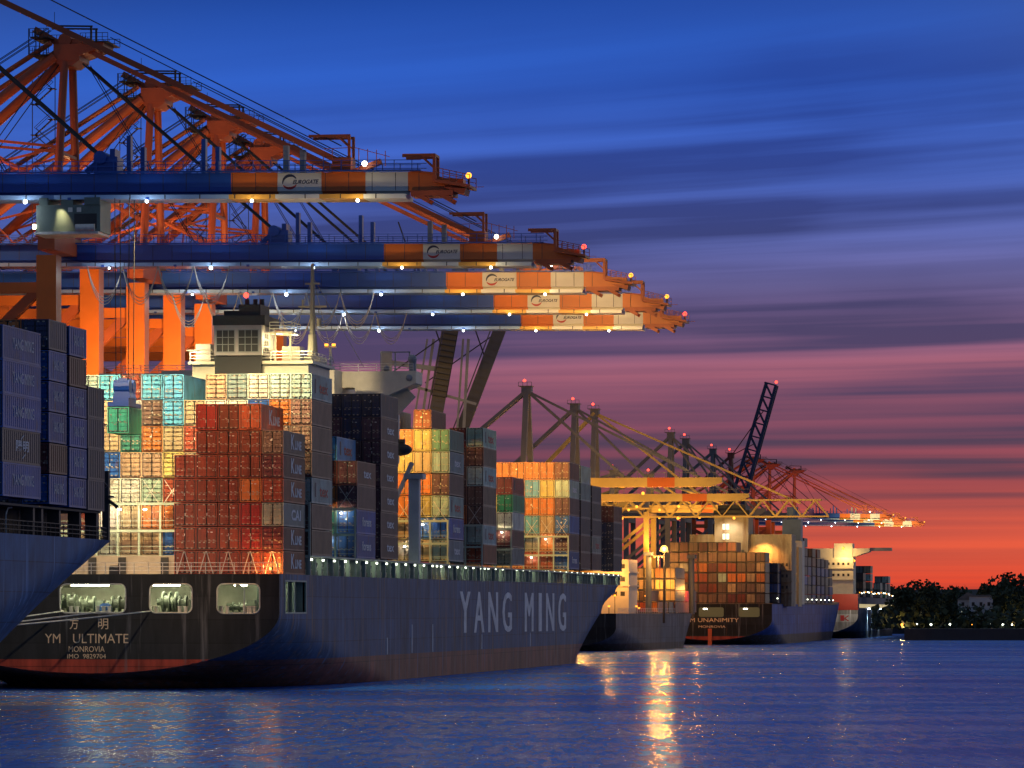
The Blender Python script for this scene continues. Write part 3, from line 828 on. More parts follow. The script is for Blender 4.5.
def lashing_bridge(t, s1=0.0, s0=-42.6, zb=12.9, z2=(15.15, 18.1, 21.2), pitch=2.5, mat=None, cross=True):
    mb = MB(); n = int((s1 - s0) / pitch)
    for k in range(n + 1):
        x = s1 - k * pitch - (0 if k else .06)
        mb.span((x - .11, t - .75, zb), (x + .11, t - .5, z2[-1])); 
    for z in z2:
        mb.span((s0, t - .78, z - .28), (s1, t - .48, z)); mb.span((s0, t - .47, z - .06), (s1, t - .1, z))
    for z in z2[:-1]:
        mb.span((s0, t - .72, z + 1.0), (s1, t - .68, z + 1.05)); mb.span((s0, t - .72, z + .5), (s1, t - .68, z + .55))
    o = mb.build('lashing_bridge', mat or M_MINT, YM)
    if cross:
        md = MB()
        for k in range(n):
            x = s1 - k * pitch
            for za, zb_ in ((z2[-1], z2[-1] + 2.7),):
                md.bar((x - .3, t - .4, za), (x - 2.1, t - .25, zb_ - .1), .06, .06); md.bar((x - 2.1, t - .4, za), (x - .3, t - .25, zb_ - .1), .06, .06)
        md.build('lashing_rods', M_STEEL, YM)
for t in (17.6, 45.6, 113.6, 143.6, 171.6, 234.6): lashing_bridge(t)
md = MB()
for k in range(5):
    x = -.4 - 2.5 * k; md.bar((x - .4, 3.6, 12.9), (x - 1.2, 3.8, 15.4), .07, .07); md.bar((x - 2.0, 3.6, 12.9), (x - 1.3, 3.8, 15.4), .07, .07)
md.build('lashing_rods', M_STEEL, YM)
# engine casing, funnel and aft deckhouse
def louvre(parent, x0, x1, z0, z1, y, grid):
    mb = MB(); mb.span((x0 - .12, y - .04, z0 - .12), (x1 + .12, y - .002, z1 + .12), 1)
    n = 16
    mb.span((x0, y - .06, z0), (x1, y - .045, z1), 2)
    for i in range(1, grid[0]): x = x0 + (x1 - x0) * i / grid[0]; mb.span((x - .04, y - .1, z0), (x + .04, y - .06, z1), 1)
    for i in range(1, grid[1]): z = z0 + (z1 - z0) * i / grid[1]; mb.span((x0, y - .1, z - .04), (x1, y - .06, z + .04), 1)
    return mb.build('louvre_window', [M_GREY, M_GREY, M_DARK], parent)
M_HOUSE = paint('deckhouse_cream', (.70, .64, .50), .5, .25, .3, rust=((.35, .2, .1), (1, 1, .2), .68))
mb = MB(); mb.span((-17.2, 32, 12.9), (-3.2, 45, 38.0)); mb.span((-17.6, 31.6, 37.9), (-2.6, 45.2, 38.25)); mb.span((-17, 33, 38.25), (-15.2, 36, 40.4)); mb.span((-18.2, 33, 39.6), (-15, 35, 39.75)); mb.span((-8, 40, 38.25), (-3.4, 44.6, 39.3)); mb.span((-7.2, 36, 38.25), (-5, 38.5, 40.2)); mb.build('deckhouse', M_HOUSE, YM)
rail(YM, [(-17.4, 31.8, 38.25), (-2.8, 31.8, 38.25), (-2.8, 45, 38.25)], 1.1, 2.2)
cz = MB(); cz.span((-14.3, 31.2, 35.6), (-8.7, 38.4, 38.9), 1); cz.span((-14.35, 31.0, 38.9), (-8.6, 38.5, 42.45), 0); cz.span((-14.5, 30.9, 42.45), (-8.2, 39.2, 43.6), 1); cz.span((-11.4, 31.2, 43.6), (-8.8, 36.4, 44.9), 1); cz.span((-13.6, 33, 43.6), (-11.6, 36, 44.3), 1)
for dx in (-.8, .2, 1.0): cz.tube((-10.2 + dx, 34, 44.9), (-10.2 + dx, 34, 45.7), .28, n=10, mi=1)
fun = cz.build('funnel', [paint('funnel_grey', (.42, .37, .36), .5, .25, .3), paint('funnel_black', (.014, .014, .02), .6)], YM)
louvre(fun, -14.0, -11.9, 39.35, 41.85, 31.0, (3, 3)); louvre(fun, -11.35, -9.05, 39.35, 41.85, 31.0, (3, 3))
mb = MB()
for zz in (39.4, 40.2, 41.0): 
    for yy in (32.8, 34.0): mb.span((-8.6, yy, zz), (-8.56, yy + .8, zz + .55))
mb.build('side_louvre', M_DARK, fun)
mb = MB(); mb.ball((-10.9, 33, 46.1), .32); mb.build('beacon_lamp', M_REDL, fun)
mb = MB(); mb.span((-8.2, 33.2, 41.6), (-5.4, 38, 41.8)); mb.span((-7.6, 33.5, 38.25), (-7.4, 33.7, 41.6)); mb.span((-5.8, 33.5, 38.25), (-5.6, 33.7, 41.6)); mb.build('platform', M_HOUSE, YM)
rail(YM, [(-8.1, 33.2, 41.8), (-5.4, 33.2, 41.8), (-5.4, 38, 41.8)], 1.1, 1.2)
mb = MB(); mb.tube((-4.7, 42, 38), (-4.7, 42, 50.5), .42, .2, 10); mb.span((-6.4, 41.9, 45.2), (-3.0, 42.1, 45.45)); mb.span((-5.6, 41.9, 48), (-3.8, 42.1, 48.2)); mb.tube((-5.9, 42, 45.4), (-5.9, 42, 46.2), .12); mb.tube((-3.9, 42, 43), (-3.9, 42, 43.9), .3); mb.tube((-4.7, 42, 38.2), (-4.7, 42, 42), .75, .5, 10)
for k in range(4): mb.bar((-4.7, 42, 49), (-8 + 3 * k, 42 + (k % 2) * 3, 38.2), .05)
mb.build('signal_mast', paint('mast_grey', (.24, .23, .2), .5, .3, .5), YM)
mb = MB(); mb.tube((-2.9, 44, 38.2), (-2.9, 44, 40.5), .16); mb.span((-3.6, 43.8, 40.5), (-2.2, 44.2, 40.7)); mb.build('lamp_post', M_STEEL, YM)
for dx in (-.45, .45):
    mb = MB(); mb.box((-2.9 + dx, 43.75, 40.85), (.4, .3, .26)); mb.build('deck_lamp', M_SODIUM, YM)
mb = MB()
for x, z, w in ((-7.5, 36.2, 4.0), (-12, 34, 3)): mb.span((x - w / 2, 31.3, z), (x + w / 2, 31.9, z + .2))
mb.build('balcony', M_GREY, YM)
for x in (-6.6, -3.8): light('POINT', sp(x, 31.2, 39.5), 420, (1, .78, .35), size=.2)
light('POINT', sp(-6.2, 40, 40.5), 700, (1, .78, .35), size=.2); light('POINT', sp(-7.4, 35, 41.2), 350, (1, .78, .4), size=.2); light('POINT', sp(-17, 31, 39.4), 500, (1, .8, .45), size=.2)
# forward bridge house with its wing
mb = MB(); mb.span((-37, 82, 13), (-6.5, 100, 36.0)); mb.span((-33, 83, 36), (-10, 98, 40.2)); mb.build('bridge_house', M_HOUSE, YM)
def wing():
    ring = [(-21.4, 40.2), (21.2, 40.2), (21.2, 38.6), (17.2, 36.9), (12.0, 36.9), (-12, 36.9), (-17.2, 36.9), (-21.2, 38.6)]
    hs = [[(13.2, 37.2), (8.4, 37.2), (8.6, 38.1), (13.0, 38.1)], [(7.2, 37.2), (2.6, 37.2), (2.8, 38.1), (7.0, 38.1)]]
    hs += [[(-x, z) for x, z in h] for h in hs]
    mb = MB(); mb.add(plate(ring, hs, 5.0), lambda x, y, z: (-21.4 + x, 91 + z, y))
    mb.bar((-2, 91, 38.2), (-7, 91, 33.0), .8, 3.6); mb.bar((-40.8, 91, 38.2), (-35.8, 91, 33.0), .8, 3.6)
    w = mb.build('bridge_wing', paint('wing_grey', (.68, .62, .48), .5, .25, .3), YM)
    rail(YM, [(-42, 88.7, 40.2), (-.6, 88.7, 40.2)], 1.0, 2.4, r=.04)
    m2 = MB(); m2.span((-5.2, 90, 40.2), (-5.05, 90.15, 42.8)); m2.span((-1.4, 90, 40.2), (-1.25, 90.15, 42.8)); m2.span((-5.2, 90, 42.7), (-1.2, 90.15, 42.85)); m2.span((-3.3, 90, 40.2), (-3.15, 90.15, 42.8)); m2.ball((-4.3, 89.5, 40.6), .45); m2.tube((-.8, 89.5, 40.2), (-.8, 89.5, 41.6), .5); m2.ball((-.8, 89.2, 41.8), .6); m2.ball((-1.1, 88.45, 39.3), .45)
    m2.build('radar_frame', M_GREY, YM)
    m3 = MB(); m3.tube((-23, 90, 40.2), (-23, 90, 52), .18, .06); m3.span((-24, 89.6, 41.5), (-22, 90.4, 43)); m3.build('antenna_mast', M_DARK, YM)
wing()
# tall starboard post with lamp arm between the lit blocks
mb = MB(); mb.span((-2.6, 96.5, 12.9), (-1.2, 98, 26.3)); mb.span((-3.2, 96, 26.3), (-.6, 98.5, 27.0)); mb.bar((-4.9, 97, 22.5), (-2.2, 97, 28.5), .5); mb.bar((-4.4, 97, 28.4), (-4.4, 97, 37), .9); mb.tube((-6, 97, 12.9), (-6, 97, 24), .35); mb.bar((-4.4, 97, 25), (-6, 97, 24), .4)
mb.build('boat_davit', paint('davit_grey', (.52, .54, .56), .5, .25, .3), YM)
mb = MB(); mb.ball((-3.6, 96.4, 30.2), 1.5, squash=.55, n=14, m=8); mb.span((-4.1, 96, 31), (-3.1, 97, 31.6)); mb.build('rescue_boat', M_DARK, YM)
# mooring ropes from the stern to the quay
for px, k in ((62, 0), (108, 1), (153, 2)):
    a = sp(xs_(px), -.1, 8.75); b = sp(-49, -70 - 6 * k, 6.4); mb = MB()
    pts = [a.lerp(b, f) - Vector((0, 0, 1.1 * sin(pi * f))) for f in [i / 10 for i in range(11)]]
    mb.path(pts, .085, 6); o = mb.build('mooring_rope', M_ROPE)
    tag(o, ['taut pale rope from the widest stern opening, lowest of three', 'taut pale rope from the middle of the widest stern opening', 'long pale rope from the middle stern opening'][k], 'rope', 'mooring ropes at the stern')

# --- the near blue ship, only its bow in view
NS = empty('container_ship', sp(0, -300, 0), -PHI)
tag(NS, 'blue flared ship bow at the picture edge, carrying dark blue containers', 'container ship')
def ns_deck(t): return 15.3
def ns_hb(t, z):
    y = 21.5; d = 15.3 - max(0, z); tf = 300 - 81 - d * 5.6; te = 300 - 42 - d * 1.6
    if t > tf: y *= max(0, 1 - ((t - tf) / (te - tf)) ** 2) if t < te else 0
    return y, z
M_HULL2 = hull_paint('hull_bright_blue', (.05, .19, .40), (.20, .05, .04), 2.0, (.06, .08, .12), .66)
hull(NS, 43, list(range(0, 130, 20)) + list(range(130, 259, 2)), [15.3 - .6 * k for k in range(0, 27)], ns_hb, ns_deck, M_HULL2, close_stern=True)
pp = MB(); 
for s, t in ((-1.2, -113), (-1.2, -101.2), (-1.2, -98.4), (-1.2, -92.4), (-1.2, -85.2), (-1.2, -79), (-5, -100.6), (-5, -92)):
    mb = MB(); mb.span((s - .55, t + 300 - .3, 15.3), (s + .55, t + 300 + .3, 17.85)); mb.build('container_post', paint('post_brown', (.10, .07, .06), .6), NS)
mb = MB(); mb.span((-42, 180, 17.7), (-.4, 221.3, 17.88)); mb.span((-38, 180, 15.3), (-4.5, 220, 17.7)); mb.build('hatch_coaming', paint('coaming_brown', (.07, .055, .05), .7), NS)
rail(NS, [(-.25, 180, 15.3), (-.25, 221, 15.3), (-1.6, 229, 15.3)], 1.15, 1.5, mat=M_DARK)
mb = MB()
for t, k in ((186.5, 0), (190.6, 1)): mb.path([(-.9, t, 15.3), (-.9, t, 16.9), (-1.0, t + 1, 17.5), (-1.2, t + 3, 17.6)], .07)
mb.build('pipe', M_STEEL, NS)
for t, h in ((222.4, 10.2), (226.6, 6.5)):
    mb = MB(); mb.span((-1.6, t, 15.3), (-1.0, t + .6, 15.3 + h)); mb.span((-2.0, t - .3, 15.3 + h * .62), (-.7, t + .9, 15.3 + h * .64)); mb.bar((-1.3, t + .3, 15.3 + h * .6), (-.2, t + .3, 15.3 + h * .48), .3)
    mb.build('bow_post', M_DARK, NS)
for k in range(3):
    mb = MB(); mb.box((-1.3, 222.1, 25.4 - .75 * k), (.42, .3, .4)); mb.build('signal_lamp', M_REDL, NS)
# ------------------------------------------------------------------ the five big quay cranes
Q = 6.0
M_FL_O = paint('flange_orange_lit', (.72, .36, .06), .4, .2, .2); M_FL_B = paint('flange_blue_lit', (.30, .45, .70), .35, .2, .2); M_FL_W = paint('flange_pale_lit', (.75, .74, .68), .4, .2, .2)  # boom colours lightened: the floodlit look is painted into the flange
ZB = 50.5                                          # boom axis above the quay
def zb(x): return ZB + (70 - x) * .0105
def arc_pts(cx, cz, r0, r1, a0, a1, n=18):
    """tapered crescent as quads in x-z"""
    out = []
    for k in range(n):
        fa, fb = k / n, (k + 1) / n
        q = []
        for f in (fa, fb):
            a = radians(a0 + (a1 - a0) * f); w = (r1 - r0) * sin(pi * (f * .88 + .06)) ** .8
            q.append(((cx + (r1 - w) * cos(a), cz + (r1 - w) * sin(a)), (cx + r1 * cos(a), cz + r1 * sin(a))))
        out.append([q[0][0], q[0][1], q[1][1], q[1][0]])
    return out
def build_crane():
    root = empty('harbour_crane')
    # legs and portal
    for x in (0, -32):
        for y in (-11.5, 11.5):
            mb = MB(); mb.span((x - 1.35, y - 1.35, 3.2), (x + 1.35, y + 1.35, zb(x) - 1.3))
            for q in (-1, 1): mb.span((x - 2.2, y + q * 2.4 - 1.9, .4), (x + 2.2, y + q * 2.4 + 1.9, 1.9)); mb.tube((x - .5, y + q * 2.4, .55), (x + .5, y + q * 2.4, .55), .55)
            mb.span((x - 1.1, y - 4.6, 1.9), (x + 1.1, y + 4.6, 3.2))
            mb.build('leg', M_ORANGE, root)
        mb = MB(); mb.span((x - 1.15, -12.9, zb(x) - .6), (x + 1.15, 12.9, zb(x) + 1.75)); mb.build('portal_beam', M_RED, root)
        mb = MB(); mb.span((x - 1, -10.1, 14), (x + 1, 10.1, 16)); mb.build('portal_beam', M_ORANGE, root)
    for y in (-11.5, 11.5):
        mb = MB(); mb.span((-30.6, y - .9, 13.8), (-1.4, y + .9, 16.2)); mb.build('sill_beam', M_ORANGE, root)
        mb = MB(); mb.bar((-1, y, 45.8), (-31, y, 17), 1.3); mb.build('diagonal_brace', M_RED, root)
        mb = MB(); mb.bar((-1, y, 28.5), (-31, y, 44), 1.0); mb.build('diagonal_brace', M_RED, root)
        mb = MB(); mb.span((-30.6, y - .7, 45), (-1.4, y + .7, 46.4)); mb.build('sill_beam', M_ORANGE, root)
    # boom and girder
    segs = [(-46, 43.3, 0), (43.3, 48.6, 1), (48.6, 53.6, 2), (53.6, 58.6, 1), (58.6, 63.4, 2), (63.4, 65.2, 1)]
    mb = MB()
    def seg(x0, x1, za0, zb0, y, mi):
        """box between x0, x1 following the boom slope"""
        b = len(mb.v)
        for x in (x0, x1):
            for yy in (-y, y):
                for z in (za0, zb0): mb.v.append((x, yy, zb(x) + z))
        for q in ((0,1,3,2),(4,6,7,5),(0,4,5,1),(2,3,7,6),(1,5,7,3),(0,2,6,4)):
            mb.f.append(tuple(b + i for i in q)); mb.m.append(mi)
    for x0, x1, mi in segs:
        seg(x0, x1, -1.05, 1.05, 1.05, mi)
        if x1 < 64: seg(x0, x1, -1.98, -1.5, 2.3, 3 + mi); seg(x0 + .02, x1 - .02, -1.5, -1.05, .5, mi)
    # tapering tip
    zt = zb(67)
    mb.prism([(65.2, zt - 1.05), (68.8, zt - 1.05), (69.6, zt - .5), (69.6, zt + .25), (67.6, zt + .35), (65.2, zt + 1.04)], -1.05, 1.05, 1)
    for x in (-40, -30, -20, -10, 5, 15, 25, 34):
        for y in (-2.2, 2.2): mb.span((x - .2, y - .12, zb(x) - 2.05), (x + .2, y + .12, zb(x) - 1.76), 0)
    for k in range(42):
        x = -44 + k * 2.65
        if not 48.4 < x < 53.8 and x < 65: mb.span((x - .035, -1.058, zb(x) - 1.0), (x + .035, 1.058, zb(x) + 1.0), 6)
    for x in range(-44, 64, 4): mb.span((x - .06, -2.32, zb(x) - 1.97), (x + .06, 2.32, zb(x) - 1.46), 6)
    boom = mb.build('boom', [M_BLUE, M_ORANGE, M_PANEL, M_FL_B, M_FL_O, M_FL_W, paint('seam_grime', (.05, .045, .05), .7, .3, .5)], root)
    # sign on both cheeks
    for sy in (-1, 1):
        mb = MB(); z = zb(51.1)
        mb.span((48.75, sy * 1.06, z - 1.0), (53.45, sy * 1.1, z + 1.0), 0)
        y = sy * 1.112; fx = (lambda x: x) if sy < 0 else (lambda x: 102.2 - x)
        for q in arc_pts(50.0, z, .55, .86, 25, 195): mb.quadface([(fx(px_), y, pz) for px_, pz in (q if sy < 0 else q[::-1])], 1)
        for q in arc_pts(50.0, z, .55, .86, 205, 340): mb.quadface([(fx(px_), y, pz) for px_, pz in (q if sy < 0 else q[::-1])], 2)
        tx = text('EUROGATE', .62, .018, .35, 3.0)
        mb.add(tx, (lambda a, b, c: (51.75 + a, y - .004, z - .22 + b)) if sy < 0 else (lambda a, b, c: (102.2 - 51.75 - a, y + .004, z - .22 + b)), 1)
        mb.build('sign_panel', [M_PANEL, M_MARKD, M_MARKR], boom)
    # walkway rails
    mb = MB()
    for y in (-1.9, 1.9):
        seg_x = list(range(-46, 66, 2))
        for x in seg_x: mb.box((x, y, zb(x) + 1.7), (.09, .09, 1.2))
        for h in (1.2, 1.75, 2.3): mb.bar((-46, y, zb(-46) + h), (65, y, zb(65) + h), .07, .07)
        mb.bar((-46, y * .8, zb(-46) + 1.12), (65, y * .8, zb(65) + 1.12), 1.0, .07)
    mb.build('handrail', M_BLUE, boom)
    # tip platform with gallows
    mb = MB(); z = zb(67)
    mb.prism([(66.6, z + .15), (70.6, z - .55), (70.6, z - .85), (66.6, z - .2)], -2.4, 2.4)
    mb.prism([(67.5, z - .7), (70, z - .9), (69.8, z - 1.5), (68.6, z - 1.2)], -1.6, 1.6)
    for y in (-2.3, 2.3):
        for k in range(6): x = 66.8 + k * .75; mb.box((x, y, z + .75 - .17 * k), (.08, .08, 1.4))
        mb.bar((66.8, y, z + 1.4), (70.5, y, z + .55), .08); mb.bar((66.8, y, z + .9), (70.5, y, z + .05), .07)
    for y in (-1.2, 1.2):
        mb.bar((66.4, y, z), (66.4, y, z + 3.0), .34); mb.bar((62.8, y, z + 2.9), (66.5, y, z + 2.9), .28, .36); mb.bar((63.6, y, z + 1.2), (66.3, y, z + .9), .2); mb.bar((64.8, y, z + 2.9), (66.4, y, z + 1.4), .16)
    mb.bar((66.4, -1.2, z + 2.9), (66.4, 1.2, z + 2.9), .3)
    for x in (64.2, 66.8): mb.bar((x, -1.4, z - 1.3), (x + 1.6, -1.4, z - 2.2), .45, .5); mb.bar((x, 1.4, z - 1.3), (x + 1.6, 1.4, z - 2.2), .45, .5)
    mb.span((63.8, -1.7, z - 1.65), (68.6, 1.7, z - 1.06)); mb.bar((70.4, 0, z - .6), (71.8, 0, z - .6), .06)
    mb.build('tip_platform', M_RED, boom)
    mb = MB(); mb.tube((70.3, -1.4, z - .4), (70.3, -1.4, z + .35), .1, mi=1); mb.ball((70.3, -1.4, z + .55), .34)
    mb.build('tip_lamp', [M_SODIUM, M_DARK], root)
    # stay anchorage on the boom
    mb = MB(); z = zb(56)
    mb.span((54.9, -1.5, z + 1.05), (57.0, 1.5, z + 2.7)); mb.bar((57, 0, z + 1.1), (60.2, 0, z + 2.3), .9, .6)
    for y in (-1.3, 1.3): mb.bar((56.8, y, z + 2.6), (56.8, y, z + 5.2), .3); mb.bar((52.2, y, z + 5.1), (56.9, y, z + 5.1), .24, .3); mb.bar((55.4, y, z + 5.1), (56.8, y, z + 3.8), .16)
    for x in (54.0, 55, 58, 59, 60, 61): mb.box((x, -1.9, z + 2.9 - abs(x - 57) * .12), (.08, .08, 1.7))
    mb.bar((54, -1.9, z + 3.6), (57.5, -1.9, z + 3.7), .07); mb.bar((57.5, -1.9, z + 3.7), (61.5, -1.9, z + 2.6), .07)
    mb.build('stay_anchorage', M_RED, boom)
    mb = MB(); mb.ball((58.6, -1.6, z + 1.9), .3); mb.build('floodlight', M_WHITE, root)
    for x, h in ((49.4, 3.1), (51.3, 2.6)):
        mb = MB(); mb.span((x - .28, -.5, zb(x) + 1.05), (x + .28, .5, zb(x) + 1.05 + h)); mb.build('guide_post', M_GREY, boom)
    for x, h in ((31.4, 4.3), (33.0, 3.0), (40, 3.9), (41.6, 3.0)):
        mb = MB(); mb.span((x - .24, -.5, zb(x) + 1.05), (x + .24, .5, zb(x) + 1.05 + h)); mb.build('guide_post', M_BLUE, boom)
    mb = MB(); x = 29; mb.span((x - 1.4, -1.5, zb(x) + 1.05), (x + 1.3, 1.5, zb(x) + 2.9)); mb.tube((x - .6, -1.8, zb(x) + 2.8), (x - .6, 1.8, zb(x) + 2.8), .75, n=12); mb.span((x + .4, -1.2, zb(x) + 2.9), (x + 1.0, 1.2, zb(x) + 3.8)); mb.bar((x - 2.6, 0, zb(x) + 1.3), (x - .8, 0, zb(x) + 2.8), .6)
    mb.build('hinge_unit', M_BLUE, boom)
    # tower: two posts, two raking legs, back stays, fore stays
    za = 77.2
    for y, yb in ((-2.1, -6), (2.1, 6)):
        mb = MB(); mb.tube((-.3, y, za), (-.6, yb, zb(0) + 1.7), .56, .62, 12)
        mb.build('tower_post', M_RED, root)
        mb = MB(); mb.tube((-1.6, y * 1.2, za + .4), (-32, yb * 1.3, zb(-32) + 1.6), .72, .72, 12); mb.build('raking_leg', M_RED, root)
        mb = MB(); mb.tube((-2, y * 1.3, za + 2.2), (-45, y * 1.5, zb(-45) + 1.2), .36, n=8); mb.build('back_stay', M_RED, root)
        mb = MB(); mb.bar((2.0, y, za + 1.6), (55.8, y * .55, zb(56) + 2.2), .42, .62); mb.build('fore_stay', M_RED, root)
        mb = MB()
        for q in (-.28, .28): mb.tube((2.2, y * .9 + q, za - .6), (28.6, y * .6 + q, zb(28) + 2.6), .12, n=5)
        mb.build('inner_stay', M_DARK, root)
    for y in (-1, 1):
        mb = MB(); mb.bar((-.5, y * 4, za - 12), (-14.5, y * 5, za - 10.5), .35); mb.bar((-.5, y * 5, za - 18), (-14.5, y * 5, za - 10.5), .3); mb.bar((-.5, y * 4, za - 12), (-23, y * 6.4, za - 17.5), .3); mb.bar((-14.5, y * 5, za - 10.5), (-16, y * 5.4, zb(0) + 1.2), .3); mb.bar((-23, y * 6.4, za - 17.5), (-16, y * 5.4, zb(0) + 1.2), .25)
        mb.build('tower_brace', M_RED, root)
        mb = MB(); mb.tube((-2, y * 1.8, za), (-20, y * 1.2, zb(-20) + 1.5), .07, n=4, cap=False); mb.tube((2.5, y, za - .5), (17, y * .8, zb(17) + 1.5), .06, n=4, cap=False); mb.build('guy_rope', M_DARK, root)
    mb = MB(); mb.span((-.9, -4.6, za - 13), (-.1, 4.6, za - 12.6)); mb.build('tower_tie', M_RED, root)
    mb = MB()
    mb.span((-1.7, -2.7, za - .2), (1.9, 2.7, za + 2.0)); mb.prism([(1.9, za + .4), (5.2, za + 1.6), (5.2, za + 2.2), (1.9, za + 2.2)], -2.9, 2.9)
    mb.prism([(-1.6, za - .2), (1.8, za - .2), (.8, za - .9), (-.8, za - .9)], -2.6, 2.6)
    mb.tube((-.4, -1.8, za + 2.7), (-.4, 1.8, za + 2.7), .9, n=16); mb.span((-1.2, -1.4, za + 2.0), (3.0, 1.4, za + 2.9)); mb.bar((-5.0, 0, za + 4.4), (-1.2, 0, za + 2.2), .9)
    mb.build('apex_head', M_RED, root)
    mb = MB()
    for x0, x1, z in ((-4.8, -2.2, za + .6), (-4.8, -2.2, za + 3.0), (2.2, 6.0, za + 2.25)):
        mb.span((x0, -3.4, z - .12), (x1, 3.4, z))
        for y in (-3.4, 3.4):
            n = int((x1 - x0) / .8) + 1
            for k in range(n + 1): mb.box((x0 + (x1 - x0) * k / n, y, z + .55), (.07, .07, 1.1))
            mb.bar((x0, y, z + 1.1), (x1, y, z + 1.1), .07); mb.bar((x0, y, z + .55), (x1, y, z + .55), .06)
        for k in range(6): mb.box((x0, -3.4 + 6.8 * k / 5, z + .55), (.07, .07, 1.1))
    for x in (-5.1, -4.1): mb.bar((x, -2.8, za + .6), (x, -2.8, za + 4.2), .12); mb.bar((x, 2.8, za + .6), (x, 2.8, za + 4.2), .12)
    for y in (-1.4, 1.4): mb.bar((-3, y, za + 4.7), (3.4, y, za + 4.5), .22); mb.bar((3.2, y, za + 2.2), (3.2, y, za + 4.6), .26)
    mb.tube((-2, -1, za + 4.6), (-2, -1, za + 6.6), .04)
    mb.build('apex_platform', M_DARK, root)
    mb = MB()
    for y in (-1.2, -.6, .6, 1.2):
        mb.tube((5.8, y, za + 3.0), (55.5, y * .8, zb(56) + 4.2), .055, n=4, cap=False)
        mb.tube((-3, y, za + 4.4), (-46, y, zb(-46) + 3.4), .055, n=4, cap=False)
    mb.build('hoist_rope', M_DARK, root)
    # stair tower zig-zag beside the raking leg
    mb = MB(); 
    for k in range(11):
        x = -5.2; z = zb(0) + 2 + 2.1 * k; s = 1 if k % 2 else -1
        mb.bar((x - s * 1.2, 5.4, z), (x + s * 1.2, 5.4, z + 2.1), .5, .1); mb.span((x + s * 1.2 - .5, 4.8, z + 2.02), (x + s * 1.2 + .5, 6, z + 2.12))
        mb.bar((x - s * 1.2, 4.9, z + 1), (x + s * 1.2, 4.9, z + 3.1), .06); mb.bar((x - s * 1.2, 5.9, z + 1), (x + s * 1.2, 5.9, z + 3.1), .06)
    for x in (-6.8, -3.6): mb.bar((x, 5.4, zb(0) + 1.5), (x, 5.4, za), .1)
    mb.build('stair', M_DARK, root)
    # under-boom floodlights
    for x in (6, 20, 34, 46, 58):
        mb = MB(); mb.ball((x, -2.6, zb(x) - 2.25), .14 + .1 * ((x * 7) % 3) / 2); mb.build('floodlight', M_COOL if x < 40 else M_WHITE, root)
    return root
crane_proto = build_crane()
CR = [(470, 182, 429), (585, 252, 359), (632, 280, 331), (668, 301, 310), (686, 318, 293)]
LBL = ['nearest orange and blue quay crane with its boom highest in the sky', 'second orange and blue quay crane counting from the stern', 'middle one of the five orange and blue quay cranes',
       'fourth orange and blue quay crane, its tip lamp orange, third logo below the top', 'farthest of the five orange and blue quay cranes, boom lowest']
G_C = 'orange and blue quay cranes over the middle ship'
CRANES = []
for i, (px, py, h) in enumerate(CR):
    D = F * 47.74 / h
    tip = Vector(((px - 2 - CX) / F * D, D, 0))
    base = tip - V * 70
    o = crane_proto if i == 0 else copy_tree(crane_proto)
    o.location = (base.x, base.y, Q); o.rotation_euler.z = -PHI
    tag(o, LBL[i], 'crane', G_C); CRANES.append(o)
    for c in o.children:
        if c.name.startswith('tip_lamp') and i in (1, 4):
            c.data = c.data.copy(); c.data.materials[0] = M_REDL; c.scale = (1, 1, 1)
        if c.name.startswith('leg') and False: pass
def cw(i, x, y, z):
    """a point of crane i (z above the quay) in the world"""
    return CRANES[i].location + V * x + U * y + Vector((0, 0, z))
# trolley with cab on the nearest crane
mb = MB(); z = zb(25)
mb.span((21.2, -2.4, z - 5.6), (28.6, 2.4, z - 2.6)); mb.span((21.6, -2.6, z - 2.6), (22.6, 2.6, z - 1.8)); mb.span((26.8, -2.6, z - 2.6), (28.6, 2.6, z - 1.8)); mb.span((24, -2.2, z - 2.6), (25.4, 2.2, z - 2.0))
mb.tube((23.2, -2.1, z - 4.9), (23.2, 2.1, z - 4.9), 1.0, n=14, mi=0); mb.span((21.0, -2.6, z - 5.9), (28.4, 2.6, z - 5.6), 1); mb.span((25.6, -2.43, z - 5.3), (28.2, -2.4, z - 3.6), 2)
mb.tube((25.8, -2.5, z - 5.2), (28.0, -2.5, z - 5.2), .42, n=12, mi=1)
for x in (24.9, 25.9): mb.span((x, -2.46, z - 3.4), (x + .5, -2.4, z - 2.9), 1)
trol = mb.build('trolley', [paint('trolley_green', (.10, .14, .13), .5, .3, .5), M_STEEL, M_DARK], CRANES[0])
mb = MB(); mb.box((21.0, -2.5, z - 5.0), (.3, .3, .5)); mb.build('cab_lamp', M_WHITE, trol)
# festoon cable loops under the second and third booms
def festoon(i, x0, n, span, drop):
    for k in range(n):
        mb = MB()
        for q in (0, .22, .44):
            pts = []
            for f in [j / 10 for j in range(11)]:
                x = x0 + (k + f) * span; sag = 1 - (2 * f - 1) ** 2
                pts.append((x, -2.7 - q * .6, zb(x) - 2.0 - (drop + q * 2.0) * sag ** .9))
            mb.path(pts, .055, 5)
        mb.build('festoon_cable', M_CABLE, CRANES[i])
festoon(1, 3.0, 4, 4.9, 4.3); festoon(2, 3.0, 6, 5.0, 4.2); festoon(3, 5.0, 5, 5.0, 4.0)
